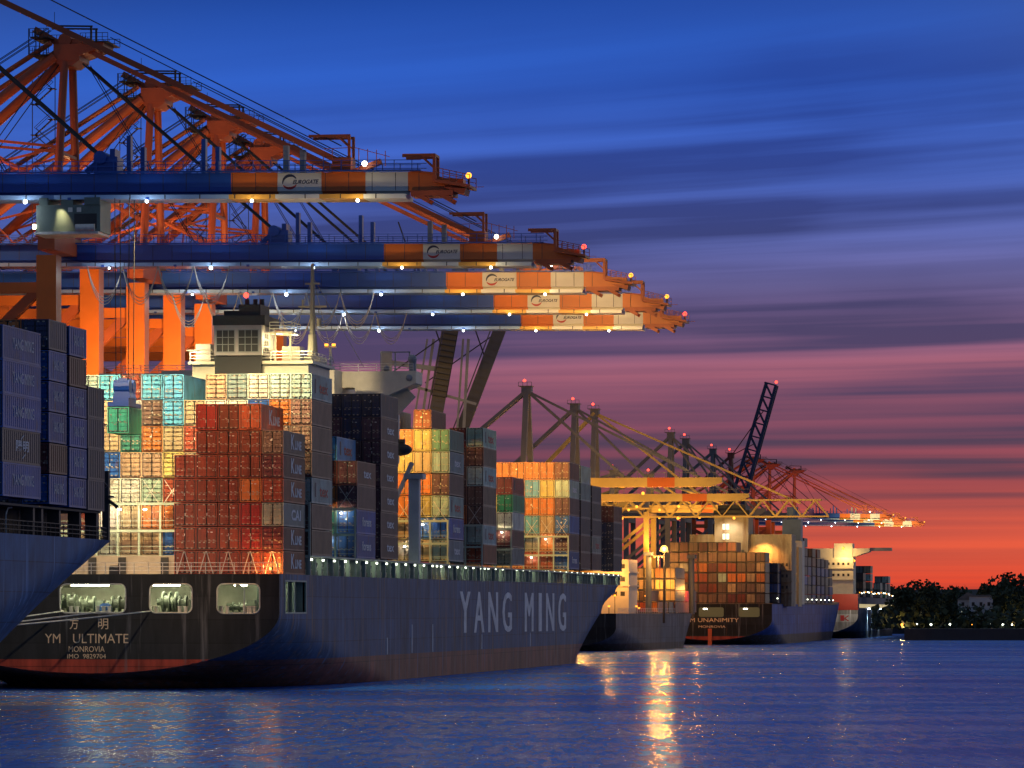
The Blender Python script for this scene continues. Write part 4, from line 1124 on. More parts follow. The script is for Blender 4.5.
# crane spreader with a green box over the stern
sp_loc = pix(118, 433, 470)
o = empty('spreader', (sp_loc.x, sp_loc.y, sp_loc.z + 2.9), -PHI); tag(o, 'dark blue crane spreader on ropes, lifting an emerald green box over the stern', 'spreader')
mb = MB(); mb.span((-1.2, 0, .1), (1.2, 6.0, .55)); mb.span((-.9, 1.2, .55), (.9, 4.9, 1.1)); mb.build('frame', M_BLUE, o)
mb = MB(); mb.prism([(-1.0, 1.1), (1.0, 1.1), (.55, 3.3), (-.4, 3.3)], 1.7, 4.5); mb.tube((-.9, 2.2, 2.4), (.9, 2.2, 2.4), .8, n=12); mb.tube((-.9, 4.0, 2.4), (.9, 4.0, 2.4), .8, n=12); mb.build('headblock', M_BLUE, o)
bz = zb(18) + Q
mb = MB()
for x in (-.7, .7):
    for y in (1.9, 4.3): mb.tube((x, y, 3.0), (x * 1.2, y, bz - sp_loc.z - 5.0), .05, n=4, cap=False)
mb.build('hoist_rope', M_DARK, o)
gc = link(body_mesh(2.895, L20), 'freight_container', None, sp_loc, -PHI); gc.color = (.09, .66, .38, 1)
tag(gc, 'emerald green container hanging from the crane spreader', 'container', 'hoisted containers')
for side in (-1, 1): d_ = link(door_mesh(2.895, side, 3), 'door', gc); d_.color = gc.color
# ------------------------------------------------------------------ lights of the quay, cranes and ships
for i in range(5):
    for x in (6, 20, 34, 46, 58):
        col = COOLW if x < 40 else (1, .82, .45)
        light('POINT', cw(i, x, -3.9, zb(x) - 3.4), 260, col, size=.15)  # set out from the lamp balls, without a bracket, to brighten the flange
# nearest boom washes the stern deck and the tall block behind it
for x, pw in ((14, 130000), (24, 130000), (34, 108000), (46, 76000)):
    p = cw(0, x, -2, zb(x) - 2.6); light('SPOT', p, pw, (1, .78, .38), sp(-46 + x, 22, 22), .6, 75)
# each boom lights the outer end of the next one
for i, pw in ((0, 3000), (1, 30000), (2, 24000), (3, 20000)):
    for x in (50, 62):
        light('SPOT', cw(i, x, 2.5, zb(x) - 2.4), pw, (1, .58, .18), cw(i + 1, x - 2, 0, zb(x)), .5, 60)
light('SPOT', cw(0, 58, -40, 20), 14000, (1, .72, .4), cw(0, 56, 0, zb(56)), .5, 45)
# portal floods on the crane legs
for i in (1, 2, 3):
    for y in (-11.5, 11.5):
        if i == 1 and y < 0: continue
        light('SPOT', cw(i, 7, y - 16, 30), 34000, (1, .62, .25), cw(i, 0, y, 40), .5, 80)
for i in (1, 2, 3, 4): light('POINT', cw(i, -10, -8, 58), 3600, (1, .5, .2), size=.8)
light('POINT', cw(0, -14, 12, 54), 4600, (1, .5, .2), size=.8)
# sodium floods ahead of the bridge house and on the forward lashing bridges
light('SPOT', sp(-7, 100.6, 33), 13000, (1, .52, .12), sp(-5, 114, 24), .4, 130)
light('SPOT', sp(-13, 100.6, 36), 13000, (1, .55, .13), sp(-9, 114, 27), .4, 130)
light('SPOT', sp(-1, 141, 36), 700, SOD, sp(-1, 144, 20), .3, 80)
for s, z, pw in ((-3, 36, 14000), (-9, 36, 15000), (-15, 34, 12000)): light('SPOT', sp(s, 214, z), pw, (1, .52, .12), sp(s, 235, 25), .4, 110)
light('SPOT', sp(-3, 165, 30), 1500, (1, .7, .3), sp(-1.5, 172, 21), .3, 100)
for t, s, z in ((45, -1.8, 20.6), (45, -3.5, 17.4), (112.8, -3.5, 20.6), (112.8, -6, 17.6), (171, -1.5, 20.6), (233.8, -3.8, 20.6), (233.8, -6.2, 17.6)):
    light('POINT', sp(s, t + .1, z), 320, WARM, size=.15)
    mb = MB(); mb.box((s, t + .05, z), (.3, .16, .16)); mb.build('deck_lamp', M_WHITE, YM)
light('POINT', sp(-1.6, 2.0, 13.6), 1000, SOD, size=.15)
mb = MB(); mb.box((-1.6, 2.6, 13.4), (.2, .2, .3)); mb.build('deck_lamp', M_SODIUM, YM)
light('SPOT', sp(-8, -22, 44), 36000, (1, .50, .17), sp(-7, 4, 22), .5, 50)
for s, z in ((-19, 20.9), (-22, 20.9), (-24.5, 20.9)):
    light('POINT', sp(s, 15.6, z - .6), 420, WARM, size=.15); mb = MB(); mb.box((s, 15.7, z - .5), (.4, .16, .16)); mb.build('deck_lamp', M_WHITE, YM)
# added spots without lamp bodies, brighten the stern, green box and bridge wing
light('SPOT', sp(-24, -41, 17.5), 16000, (1, .78, .5), sp(-22, 0, 6), .4, 60)
light('SPOT', sp(-22, -14, 40), 16000, WARM, sp(-21, 6, 26), .4, 60)
light('SPOT', sp(-8, 70, 33), 9000, (1, .78, .45), sp(-7, 90, 38), .4, 80)
# ------------------------------------------------------------------ the far terminal: cranes
M_YEL = paint('crane_ochre', (.62, .40, .10), .5, .3, .1, rust=((.3, .12, .03), (1, 1, .4), .66))
M_FARG = paint('crane_grey_far', (.16, .15, .15), .6, .3, .1)
M_FARB = paint('crane_dark_blue', (.02, .035, .10), .6, .3, .1)
M_FARR = paint('crane_dark_red', (.22, .04, .025), .6, .3, .1)
def truss(mb, x0, x1, z0, z1, y, n, r):
    for yy in (-y, y):
        mb.bar((x0, yy, z0), (x1, yy, z0), r * 1.4); mb.bar((x0 + (x1 - x0) * .02, yy, z1), (x1 - (x1 - x0) * .03, yy, z1), r * 1.4)
        for k in range(n):
            a, b = x0 + (x1 - x0) * k / n, x0 + (x1 - x0) * (k + 1) / n; m = (a + b) / 2
            mb.bar((a, yy, z0), (m, yy, z1), r); mb.bar((m, yy, z1), (b, yy, z0), r)
def far_crane(px, D, y_apex, y_boom, px_tip, label, style='box', mats=(M_YEL, M_FARG, M_FARG), back=24, lamps=True, raised=None, boom_t=2.0, tip_col=0):
    boomM, towM, stayM = mats
    base = pix(px, 611, D); za = CH + (HY - y_apex) / F * D - Q; zm = CH + (HY - y_boom) / F * D - Q; X = (px_tip - px) / F * D / cos(PHI)
    root = empty('harbour_crane', (base.x, base.y, Q), -PHI); tag(root, label, 'crane', 'cranes of the farther berths')
    sw = 9.0
    for x in (0, -18):
        for y in (-sw, sw):
            mb = MB(); mb.bar((x, y, 0), (x, y, zm - boom_t / 2), 1.5); mb.build('leg', boomM, root)
        mb = MB(); mb.bar((x, -sw, zm - 2), (x, sw, zm - 2), 1.4); mb.build('portal_beam', boomM, root)
    for y in (-sw, sw):
        mb = MB(); mb.bar((0, y, 13), (-18, y, 13), 1.4); mb.build('sill_beam', boomM, root)
        mb = MB(); mb.bar((0, y, zm - 4), (-18, y, 14), .9); mb.build('diagonal_brace', boomM, root)
    w = 1.1
    for y in (-1.7, 1.7):
        mb = MB(); mb.bar((.6 if y > 0 else -.6, y * 1.7, zm), (0, y * .5, za), w * 1.1, w * 1.3); mb.build('tower_post', towM, root)
    mb = MB(); mb.span((-1.1, -1.6, za - .8), (1.1, 1.6, za + 1.0)); mb.span((-1.8, -1.9, za + 1.0), (1.4, 1.9, za + 1.12))
    for k in range(4): mb.box((-1.7 + 1.0 * k, -1.8, za + 1.5), (.1, .1, .9))
    mb.bar((-1.7, -1.8, za + 1.95), (1.3, -1.8, za + 1.95), .09); mb.build('apex_head', towM, root)
    mb = MB(); mb.ball((-.4, -1.2, za + 2.3), .36); mb.build('tip_lamp', M_REDL, root)
    mb = MB(); mb.bar((0, -1.4, za), (-back, -1.4, zm + 1), .7); mb.bar((0, 1.4, za), (-back, 1.4, zm + 1), .7); mb.build('back_stay', stayM, root)
    mb = MB(); mb.span((-back - 6, -3, zm - .4), (-2, 3, zm + .9)); mb.span((-16, -3.4, zm + .9), (-6, 3.4, zm + 4.2)); mb.build('girder', boomM, root)
    if raised:
        # boom folded up about the hinge at (4, zm)
        rx, rz = raised; mb = MB(); a = Vector((3, 0, zm)); b = Vector((rx, 0, rz)); dd = (b - a); L = dd.length; dd.normalize(); nn = Vector((-dd.z, 0, dd.x))
        wd = 4.6
        for yy in (-2.2, 2.2):
            e = Vector((0, yy, 0)); mb.bar(a + e, b + e, 1.0, 1.6); mb.bar(a + e + nn * wd, b + e + nn * wd * .8, .7)
            k = 10
            for i in range(k):
                p, q = a + dd * (L * i / k), a + dd * (L * (i + 1) / k)
                mb.bar(p + e, q + e + nn * wd * .9, .45); mb.bar(q + e, q + e + nn * wd * .9, .45)
        mb.build('boom', boomM, root)
        mb = MB(); mb.bar((0, -1, za), a + dd * L * .55 + nn * 2, .3); mb.bar((0, 1, za), a + dd * L * .8 + nn * 2, .3); mb.build('fore_stay', stayM, root)
        mb = MB(); mb.ball(b + Vector((0, -1, 1.2)), .5); mb.build('tip_lamp', M_REDL, root)
        return root
    mb = MB()
    if style == 'box':
        mb.span((-1, -1.3, zm - boom_t / 2), (X * .62, 1.3, zm + boom_t / 2)); mb.span((X * .62, -1.3, zm - boom_t / 2), (X * .76, 1.3, zm + boom_t / 2), 1); mb.prism([(X * .76, zm - boom_t / 2), (X * .94, zm - boom_t / 2), (X, zm), (X, zm + boom_t / 2), (X * .76, zm + boom_t / 2)], -1.3, 1.3)
    else:
        truss(mb, -1, X, zm - boom_t, zm + boom_t, 1.6, int(X / 6.5), .28)
    bo = mb.build('boom', [boomM, M_ORANGE], root)
    mb = MB(); n = int(X / 3)
    for k in range(n): mb.box((X * k / n, -1.5, zm + boom_t / 2 + .55), (.12, .12, 1.1))
    mb.bar((0, -1.5, zm + boom_t / 2 + 1.1), (X, -1.5, zm + boom_t / 2 + 1.1), .1); mb.build('handrail', M_FARG, bo)
    for f in (.5, .88):
        mb = MB(); mb.bar((0, -1, za), (X * f, -1, zm + boom_t * .6), .5); mb.bar((0, 1, za), (X * f, 1, zm + boom_t * .6), .5); mb.build('fore_stay', stayM, root)
    if lamps:
        for x in [X * f for f in (.12, .36, .6)]:
            mb = MB(); mb.ball((x, -1.8, zm - boom_t - .4), .36); mb.build('floodlight', M_SODIUM, root)
        for f in (.15, .55, .9): light('SPOT', root.location + V * (X * f) - U * 16 + Vector((0, 0, zm - 11)), 9000, (1, .6, .16), root.location + V * (X * f) + Vector((0, 0, zm)), .4, 110)
        light('POINT', root.location + V * 4 - U * 11 + Vector((0, 0, zm - 14)), 7000, SOD, size=.5)
    return root
far_crane(527, 960, 391, 483, 721, 'grey mast crane with long ochre box boom, tallest of the farther group', boom_t=2.1)
far_crane(575, 1075, 408, 498, 748, 'grey mast crane with its lower boom just under the ochre box boom', boom_t=1.9)
far_crane(595, 1130, 413, 509, 826, 'crane with bright yellow lattice boom reaching over the far black stern', style='truss', mats=(M_YEL, M_FARG, M_YEL), boom_t=2.2)
far_crane(671, 1290, 436, 512, 765, 'slim dark crane tower with red lamp, first of four close towers', mats=(M_FARG,) * 3, lamps=False)
far_crane(686, 1340, 442, 514, 775, 'slim dark crane tower in the middle of the close towers', mats=(M_FARG,) * 3, lamps=False)
far_crane(713, 1420, 452, 516, 790, 'slim dark crane tower next to the raised dark boom', mats=(M_FARG,) * 3, lamps=False)
far_crane(731, 1480, 456, 518, 800, 'low crane with its lattice boom folded up steeply against the sky', mats=(M_FARB, M_FARR, M_FARR), raised=(16, 611 and (CH + (HY - 386) / F * 1480 - Q)))
# two nearer grey booms folded up behind the boom tips
def raised_boom(px0, y0, px1, y1, D, label, lattice):
    a = pix(px0, y0, D); b = pix(px1, y1, D)
    base = pix(px0 - 8, 611, D)
    root = empty('raised_boom_crane', (base.x, base.y, Q), 0); tag(root, label, 'crane', 'cranes with folded booms')
    A = a - base - Vector((0, 0, Q - CH)) + Vector((0, 0, 0)); A = a - Vector((base.x, base.y, Q)); B = b - Vector((base.x, base.y, Q))
    dd = (B - A).normalized(); nn = Vector((-dd.z, 0, dd.x)); mb = MB(); L = (B - A).length
    mb.bar(A, B, 2.6, 2.4)
    for k in range(26):
        p = A + dd * (L * k / 26); mb.bar(p + Vector((0, -1.42, 0)) - nn * 1.0, p + Vector((0, -1.42, 0)) + nn * 1.0, .14, .22)
    mb.bar(A + nn * 1.6 + Vector((0, -1.3, 0)), B + nn * 1.6 + Vector((0, -1.3, 0)), .22)
    mb.build('boom', paint('boom_grey', (.10, .095, .10), .55, .35, .2), root)
    if lattice:
        mb = MB()
        for k in range(14):
            p = A + dd * (L * .18 + L * .5 * k / 14) + Vector((0, -1.6, 0)); mb.bar(p - nn * 1.3, p + nn * 1.3, .9, .12)
        for s in (-1.4, 1.4): mb.bar(A + dd * L * .18 + nn * s + Vector((0, -1.6, 0)), A + dd * L * .68 + nn * s + Vector((0, -1.6, 0)), .16)
        mb.build('stair', M_DARK, root)
        mb = MB()
        for q, w in ((-3.0, .5), (-4.2, .35), (2.6, .4), (3.6, .55)): mb.bar(A + Vector((q * 1.4, 1, -12)), A + dd * L * .55 + Vector((q, 1, 0)), w)
        mb.bar(A + Vector((-9, 1, -14)), A + Vector((-9, 1, 14)), 2.0); mb.bar(A + Vector((-9, 1, 12)), A + dd * L * .35, .9); mb.bar(A + Vector((-6, 1, 8)), A + Vector((8, 1, 4)), .5)
        mb.build('tower_post', M_GREY, root)
    for q in (-9, 0):
        mb = MB(); mb.bar((A.x + q, 6, 0), (A.x + q, 6, A.z), 1.6); mb.build('leg', M_GREY, root)
    mb = MB(); mb.bar(A + Vector((0, 6, -1)), A + Vector((0, -2, -1)), 1.6); mb.bar(A + Vector((-9, 6, -1)), A + Vector((1, 6, -1)), 1.6); mb.build('portal_beam', M_GREY, root)
    mb = MB(); mb.tube(A + dd * L * .42, A + dd * L * .42 + Vector((-26 * 0 - 9, 0, 26)), .14, n=5); mb.tube(A + dd * L * .6, A + dd * L * .2 + Vector((-9, 0, 4)), .12, n=5); mb.build('stay_rope', M_DARK, root)
    return root
raised_boom(434, 425, 462, 268, 800, 'grey crane boom folded up, with a stair ladder along it', True)
raised_boom(458, 440, 527, 258, 815, 'plain grey crane boom folded up slanting behind the lowest blue boom', False)
# the same orange and blue cranes again, far off by the end of the quay
for (px, y), lab in zip(((924, 523), (905, 519), (893, 516)), ('farthest orange and blue crane, its tip highest over the wooded bank', 'second of the distant orange and blue cranes by the red sky', 'third distant orange and blue crane, nearly hidden by its neighbours')):
    D = F * 47.74 / (HY - y); tip = Vector(((px - CX) / F * D, D, 0)); base = tip - V * 70
    o = copy_tree(crane_proto)
    for ch in list(o.children):
        if ch.name.startswith(('trolley', 'stair')):
            for g in list(ch.children): bpy.data.objects.remove(g)
            bpy.data.objects.remove(ch)
    o.location = (base.x, base.y, Q); o.rotation_euler.z = -PHI
    tag(o, lab, 'crane', 'distant orange and blue cranes')
    light('SPOT', (tip.x - 18, D - 25, Q + 40), 60000, (1, .72, .3), (tip.x - 12, D, Q + 51), .6, 90)
    light('SPOT', (tip.x - 50, D - 30, Q + 50), 30000, (1, .3, .12), (tip.x - 60, D, Q + 66), .6, 90)

# ------------------------------------------------------------------ far ships
def far_ship(loc, rz, label, B, L, deck, upper, lower, name, zs_, stern=True, tfw=.74, over=20, zt0=6.5, zb0=1.2):
    root = empty('container_ship', loc, rz); tag(root, label, 'container ship')
    def dz(t): return deck + 1.4 * smooth(L * .82, L, t)
    def hb(t, z):
        y = B / 2; zt = zt0 * (1 - min(1, t / 45.0)) - (2 if t > 45 else 0); zb_ = zb0 - 5 * min(1, t / 28.0)
        z = max(z, zb_) if stern else z
        if stern and z < zt: y *= sqrt(max(0, 1 - min(1, (zt - z) / max(.01, zt - zb_)) ** 2))
        f = max(0, min(1, z / deck)); tf, te = L * (tfw - .06 + .13 * f), L * (.95 + .05 * f)
        if t > tf: y *= max(0, 1 - ((t - tf) / (te - tf)) ** 2) if t < te else 0
        return y, z
    ts = [0] + [i * 5 for i in range(1, int(L / 5))] + [L]
    ts = [t for t in ts if t < L * .66] + [L * (.66 + .34 * k / 24) for k in range(25)]
    zs = [deck - (deck + 1.0) * k / 20 for k in range(21)]
    hull(root, B, ts, zs, hb, dz, hull_paint(name, upper, lower, zs_), close_stern=False)
    mb = MB()
    ring = [(-B / 2 + hb(0, z)[0], -.02, hb(0, z)[1]) for z in zs] + [(-B / 2 - hb(0, z)[0], -.02, hb(0, z)[1]) for z in reversed(zs)]
    mb.quadface(ring)
    return root, mb
def far_body(h, L):
    k = ('f', round(h, 2), L)
    if k in _cm: return _cm[k]
    mb = MB(); x = W / 2
    mb.span((-x + .02, .1, .06), (x - .02, L, h - .04)); mb.span((-x + .03, .05, .05), (x - .03, .1, h - .05), 2)  # dark end sheet, stands in for shade in the gaps round the doors
    for sx in (-1, 1):
        mb.span((sx * .07, -.0, .24), (sx * (x - .2), .06, h - .22))
        for z in (.3, .95, 1.6, 2.1): mb.span((sx * .2, -.08, z), (sx * (x - .3), .0, z + .28))
        for fx in (.34, .8): mb.span((sx * fx - .03, -.12, .3), (sx * fx + .03, -.08, h - .3), 0)
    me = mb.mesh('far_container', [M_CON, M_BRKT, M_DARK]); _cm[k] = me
    return me
def boxes(root_loc, rz, items, h, L, pitch_h, where, group, w=2.44):
    """small freight containers, one object each: items (s, t, tier0 z, codes)"""
    c, s_ = cos(rz), sin(rz)
    for si, (s, t, z0, codes, wh) in enumerate(items):
        for ti, code in enumerate(codes):
            if code == '.': continue
            p = Vector(root_loc) + Vector((c * (s - w / 2) - s_ * t, s_ * (s - w / 2) + c * t, z0 + ti * pitch_h))
            col, words = CN[code]; j = random.uniform(.5, .9)
            top = 'top' if ti == len(codes) - 1 else ORD[ti]
            lab = '%s container on the %s tier, %s, %s' % (words, top, wh, where)
            if lab in UNSEEN: continue
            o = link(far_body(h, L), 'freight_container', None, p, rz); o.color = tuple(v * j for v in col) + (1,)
            tag(o, lab, 'container', group)
# --- far ship with black stern (third along the quay)
far_crane(614, 1180, 474, 503, 742, 'grey tower crane with a slim lattice boom between the ochre booms', style='truss', mats=(M_YEL, M_FARG, M_FARG), boom_t=1.6)
far_crane(650, 1240, 478, 509, 733, 'brownish tower crane with a box boom just above the yellow lattice', mats=(M_YEL, M_FARG, M_YEL), boom_t=2.2)
S3 = pix(772, 611, 1090); S3 = Vector((S3.x, 1090, 0))
r3, tm = far_ship(S3, -PHI, 'far container ship with black lettered stern and deep blue side', 32.2, 262, 10.6, (.03, .11, .42), (.03, .025, .03), 'hull_far_blue', 2.5, tfw=.84)
x0 = -16.1
tm.build('transom', hull_paint('transom_far_black', (.018, .018, .02), (.30, .05, .03), 2.2), r3)
ml = MB()
ml.add(text('YM UNANIMITY', 1.5, 0, 0, 14), lambda a, b, q: (x0 + .5 + a, -.06, 5.9 + b)); ml.add(text('MONROVIA', .9, 0, 0, 7), lambda a, b, q: (x0 + .5 + a, -.06, 4.4 + b)); ml.build('transom_lettering', M_GOLD, r3)
for a, b in ((-27.5, -21), (-19, -12.5), (-8.6, -3.2)):
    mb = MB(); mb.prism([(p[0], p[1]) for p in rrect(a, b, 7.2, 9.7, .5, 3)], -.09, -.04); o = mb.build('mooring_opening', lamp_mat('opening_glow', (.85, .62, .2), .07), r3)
    mb = MB(); mb.span((a + 1.2, -.2, 9.2), (a + 2.2, -.09, 9.45)); mb.build('tube_lamp', M_WHITE, r3)
mb = MB(); mb.span((x0 - .5, -.25, -.5), (x0 + .5, -.06, 4.2)); mb.build('rudder_post', M_RED, r3)
where = 'far black-stern ship'; gr = 'containers on the far ships'
cols3 = ['btotb', 'tbtbb', 'rbobb', 'mtorbm', 'bbgrbm', 'brbmbb', 'bmrobm', 'mbrrmb', 'bbrkmm', 'mrbbmb']
boxes(S3, -PHI, [(-2 - 2.5 * i, 3.0, 10.7, c, (('outermost' if i == 0 else ['', 'second', 'third', 'fourth', 'fifth', 'sixth', 'seventh', 'eighth', 'ninth', 'tenth'][i]) + ' row inward')) for i, c in enumerate(cols3)], 2.59, L40, 2.68, where, gr)
boxes(S3, -PHI, [(-.6, 24, 10.8, 'nBnn', 'first blue side stack'), (-.6, 38, 10.8, 'nnn', 'second blue side stack'), (-.6, 52, 10.8, 'BnkB', 'third blue side stack'), (-.6, 110, 10.9, 'knBnnnn', 'fifth blue side stack'), (-3.1, 110, 10.9, 'nBnnBnr', 'inner fifth stack'),
                         (-.6, 124, 10.9, 'nnnBn', 'sixth blue side stack'), (-.6, 140, 11, 'BnBnrb', 'seventh side stack'), (-3.1, 140, 11, 'nBnnor', 'inner seventh stack'), (-.6, 158, 11, 'nBnBnr', 'eighth side stack'), (-.6, 174, 11, 'nBnBn', 'ninth side stack'), (-.6, 190, 11, 'BnkBb', 'tenth side stack'), (-.6, 206, 11, 'nBnn', 'eleventh side stack'), (-1.6, 222, 11, 'nkn', 'bow side stack')], 2.59, L40, 2.68, where, gr)
def window_row(root, x0_, x1_, z, n, y, mat, w=.8, h=.8, name='window'):
    for k in range(n):
        x = x0_ + (x1_ - x0_) * (k + .5) / n; mb = MB(); mb.span((x - w / 2, y - .05, z - h / 2), (x + w / 2, y - .005, z + h / 2)); mb.build(name, mat, root)
# its bridge house, wide and pale, and the forward accommodation
M_WALL = paint('house_wall', (.30, .24, .17), .6, .5, .2, rust=((.14, .08, .04), (1, 1, .12), .52))
mb = MB(); mb.span((-25, 34, 10), (2.2, 47, 29.2)); mb.span((-18.2, 32.5, 10), (-9.2, 47, 34.4)); mb.span((-18.5, 32.2, 34.4), (-8.9, 47, 35.6), 1); mb.span((-17.4, 33, 35.6), (-10, 45, 37), 1)
h3 = mb.build('bridge_house', [M_WALL, M_DARK], r3)
for z in (31.2, 28.6): window_row(h3, -16.2, -14.2, z, 2, 32.5, M_LIT, .75, 1.5)
for z in (24.6, 21.6): window_row(h3, -14, -10, z, 3, 32.5, M_DARK, .7, .9)
for x, z in ((-21.5, 25), (-21, 22.8), (-5, 25.5), (-4.5, 22.4), (-4.8, 20.0), (-22.5, 17)):
    mb = MB(); mb.box((x, 33.6, z), (.7, .6, .6)); mb.build('deck_lamp', M_SODIUM, h3)
mb = MB(); mb.span((-1.6, 82, 10), (5.2 - 5, 92, 26.5)); mb.span((-12, 82, 10), (-1.6, 92, 24)); h4 = mb.build('accommodation', paint('accommodation_cream', (.60, .46, .22), .5, .2, .2), r3)
ma = MB(); ma.span((-9, 78, 10.5), (-.4, 81.9, 27.5)); ma.build('accommodation_front', MATS['accommodation_cream'], r3)
for k in range(6):
    window_row(h4, -8.2, -1, 13 + 2.4 * k, 3, 78, M_DARK, 1.5, .9)
    mb = MB(); mb.span((-9.3, 77.4, 11.6 + 2.4 * k), (-.1, 78, 11.75 + 2.4 * k)); mb.build('balcony', MATS['accommodation_cream'], h4)
for z in (13.5, 16.5, 19.5):
    mb = MB(); mb.span((-25.2, 33.4, z), (2.4, 34, z + .2)); mb.build('balcony', M_WALL, h3)
    window_row(h3, -24.5, -19, z + 1.6, 5, 34, M_LIT if z == 16.5 else M_DARK, .6, .8); window_row(h3, -8, 1.6, z + 1.6, 8, 34, M_DARK, .6, .8)
for k in range(7): mb = MB(); mb.span((-24.6 + 4.3 * k, 33.8, 10), (-24.3 + 4.3 * k, 34, 29)); mb.build('pilaster', M_WALL, h3)
mb = MB(); mb.span((-6, 96, 10), (0, 104, 28.5)); mb.span((-5.6, 95.8, 28.5), (-.4, 103, 34.5), 1); mb.tube((-3, 99, 34.5), (-3, 99, 38), 1.6, n=14, mi=1); mb.build('funnel', [M_CREAM, paint('funnel_slate', (.12, .19, .26), .5, .25, .2)], r3)
pm2 = MB(); pm2.span((-.3, -.14, 1.2), (0, .14, 1.45)); pme = pm2.mesh('side_lamp', M_TUBE)
for k in range(13):
    lm2 = MB(); link(pme, 'side_lamp', r3, (-.35, 22 + 16.5 * k, 10.75), None)
for s, t, z, pw, tg in ((-21, 30, 26, 26000, (-21, 36, 20)), (-5, 30, 26, 26000, (-5, 36, 20)), (-14, 28, 31, 9000, (-14, 36, 26)), (-4, 74, 24, 26000, (-5, 80, 18)), (-10, -6, 27, 26000, (-8, 5, 14)), (6, 60, 30, 12000, (0, 96, 30))):
    p = S3 + V * s + U * t + Vector((0, 0, z)); q = S3 + V * tg[0] + U * tg[1] + Vector((0, 0, tg[2])); light('SPOT', p, pw * .26, SOD if pw > 10000 else WARM, q, .4, 120)
# --- low grey ship in between (second along the quay)
S2 = Vector(((616 - CX) / F * 915, 915, 0)); R2 = -atan(.225)
r2, tm = far_ship(S2, R2, 'low grey-blue feeder ship lit amber behind the middle bow', 19, 112, 8.2, (.075, .095, .14), (.05, .03, .03), 'hull_far_grey', 1.6, zt0=5.2)
tm.build('transom', hull_paint('transom_dark_grey', (.02, .02, .022), (.05, .03, .03), 1.6), r2)
ml = MB(); ml.add(text('ELBE', 1.5, .03, 0, 4), lambda a, b, q: (-5 + a, -.06, 5.6 + b)); bpy.data.meshes.remove(ml.mesh('x', M_GOLD))
def on2(s, t, z): return S2 + Vector((cos(R2) * s - sin(R2) * t, sin(R2) * s + cos(R2) * t, z))
M_ACC = paint('accommodation_pale', (.70, .62, .42), .5, .2, .2, rust=((.35, .2, .08), (1, 1, .3), .66))
mb = MB(); mb.span((-9.5, 22, 8), (-1.5, 32, 20.2)); mb.span((-10, 21.6, 17.2), (-1.2, 32.4, 17.5)); mb.span((-10, 21.6, 14.2), (-1.2, 32.4, 14.5)); a2 = mb.build('accommodation', M_ACC, r2)
for z in (12.6, 15.8, 18.7): window_row(a2, -9, -2, z, 4, 22, M_DARK, 1.0, 1.0)
for s, t in ((-1.0, 48), (.3, 96)):
    mb = MB(); mb.tube((s - 1, t, 8), (s - 1, t, 21.5), .75, .65, 12); mb.span((s - 2, t - 1, 21.3), (s, t + 1, 22.2)); mb.build('crane_pedestal', paint('pedestal_slate', (.09, .11, .14), .6, .3, .3), r2)
mb = MB(); mb.tube((-4.6, 38, 8), (-4.6, 38, 13), 1.6, 2.0, 16); mb.ball((-4.8, 38, 14.6), 2.6, squash=.7, n=14, m=8); mb.build('vent_cowl', M_DARK, r2)
rail(r2, [(-.3, 4, 8.2), (-.3, 80, 8.3)], 1.1, 2.2)
G2 = 'low stacks on the amber-lit feeder'
boxes(S2, R2, [(-.6, 52, 8.3, 'o', 'aft end of row'), (-.6, 66, 8.3, 'tB'[:1], 'second place forward'), (-.6, 80, 8.3, 'oR', 'middle of row'), (-1.2, 93, 8.4, 'Ro', 'fourth place forward'), (-3.4, 56, 8.3, 'Ob', 'inner aft end'), (-3.2, 84, 8.3, 'rmt', 'inner middle')], 2.59, L40, 2.65, 'amber feeder ship', gr)
boxes(S2, R2, [(-.2 - 2.5 * i, 72, 8.35, c, w + ' cross row') for i, (c, w) in enumerate((('rtyt', 'outermost'), ('otyo', 'second'), ('btty', 'third'), ('rytt', 'fourth'), ('toyt', 'fifth')))], 2.59, L40, 2.66, 'amber feeder ship', gr)
for k in range(16):
    t = 6 + 6.2 * k + random.uniform(-1, 1); s = random.uniform(-5, -.8); z = 8.2 + random.choice((1.2, 1.6, 2.4, 4.0))
    mb = MB(); mb.span((s - .07, t - .07, 8.2), (s + .07, t + .07, z), 1); mb.box((s, t, z), (.42, .4, .34)); mb.build('deck_lamp', [M_SODIUM if k % 3 else M_WHITE, M_DARK], r2)
for s, t, z, pw in ((-5, 16, 17, 15000), (-4, 64, 16, 26000), (-6, 44, 20, 9000), (2, 88, 14, 6000)):
    light('POINT', on2(s, t, z), pw * .35, SOD, size=.4)
# the bright sodium lamp on its mast beside the feeder
lp = pix(664, 549, 962)
o = empty('floodlight_mast', (lp.x, lp.y, Q)); tag(o, 'tall mast with the brightest sodium floodlight, behind the feeder ship', 'light mast')
mb = MB(); mb.tube((0, 0, 0), (0, 0, lp.z - Q - .3), .3, .18, 10); mb.span((-1, -.3, lp.z - Q - .6), (1, .3, lp.z - Q - .3)); mb.build('pole', M_DARK, o)
mb = MB(); mb.ball((0, -.6, lp.z - Q), .85); mb.build('lamp_head', M_SODBIG, o)
light('POINT', lp + Vector((0, -2.6, 0)), 20000, SOD, size=.5)
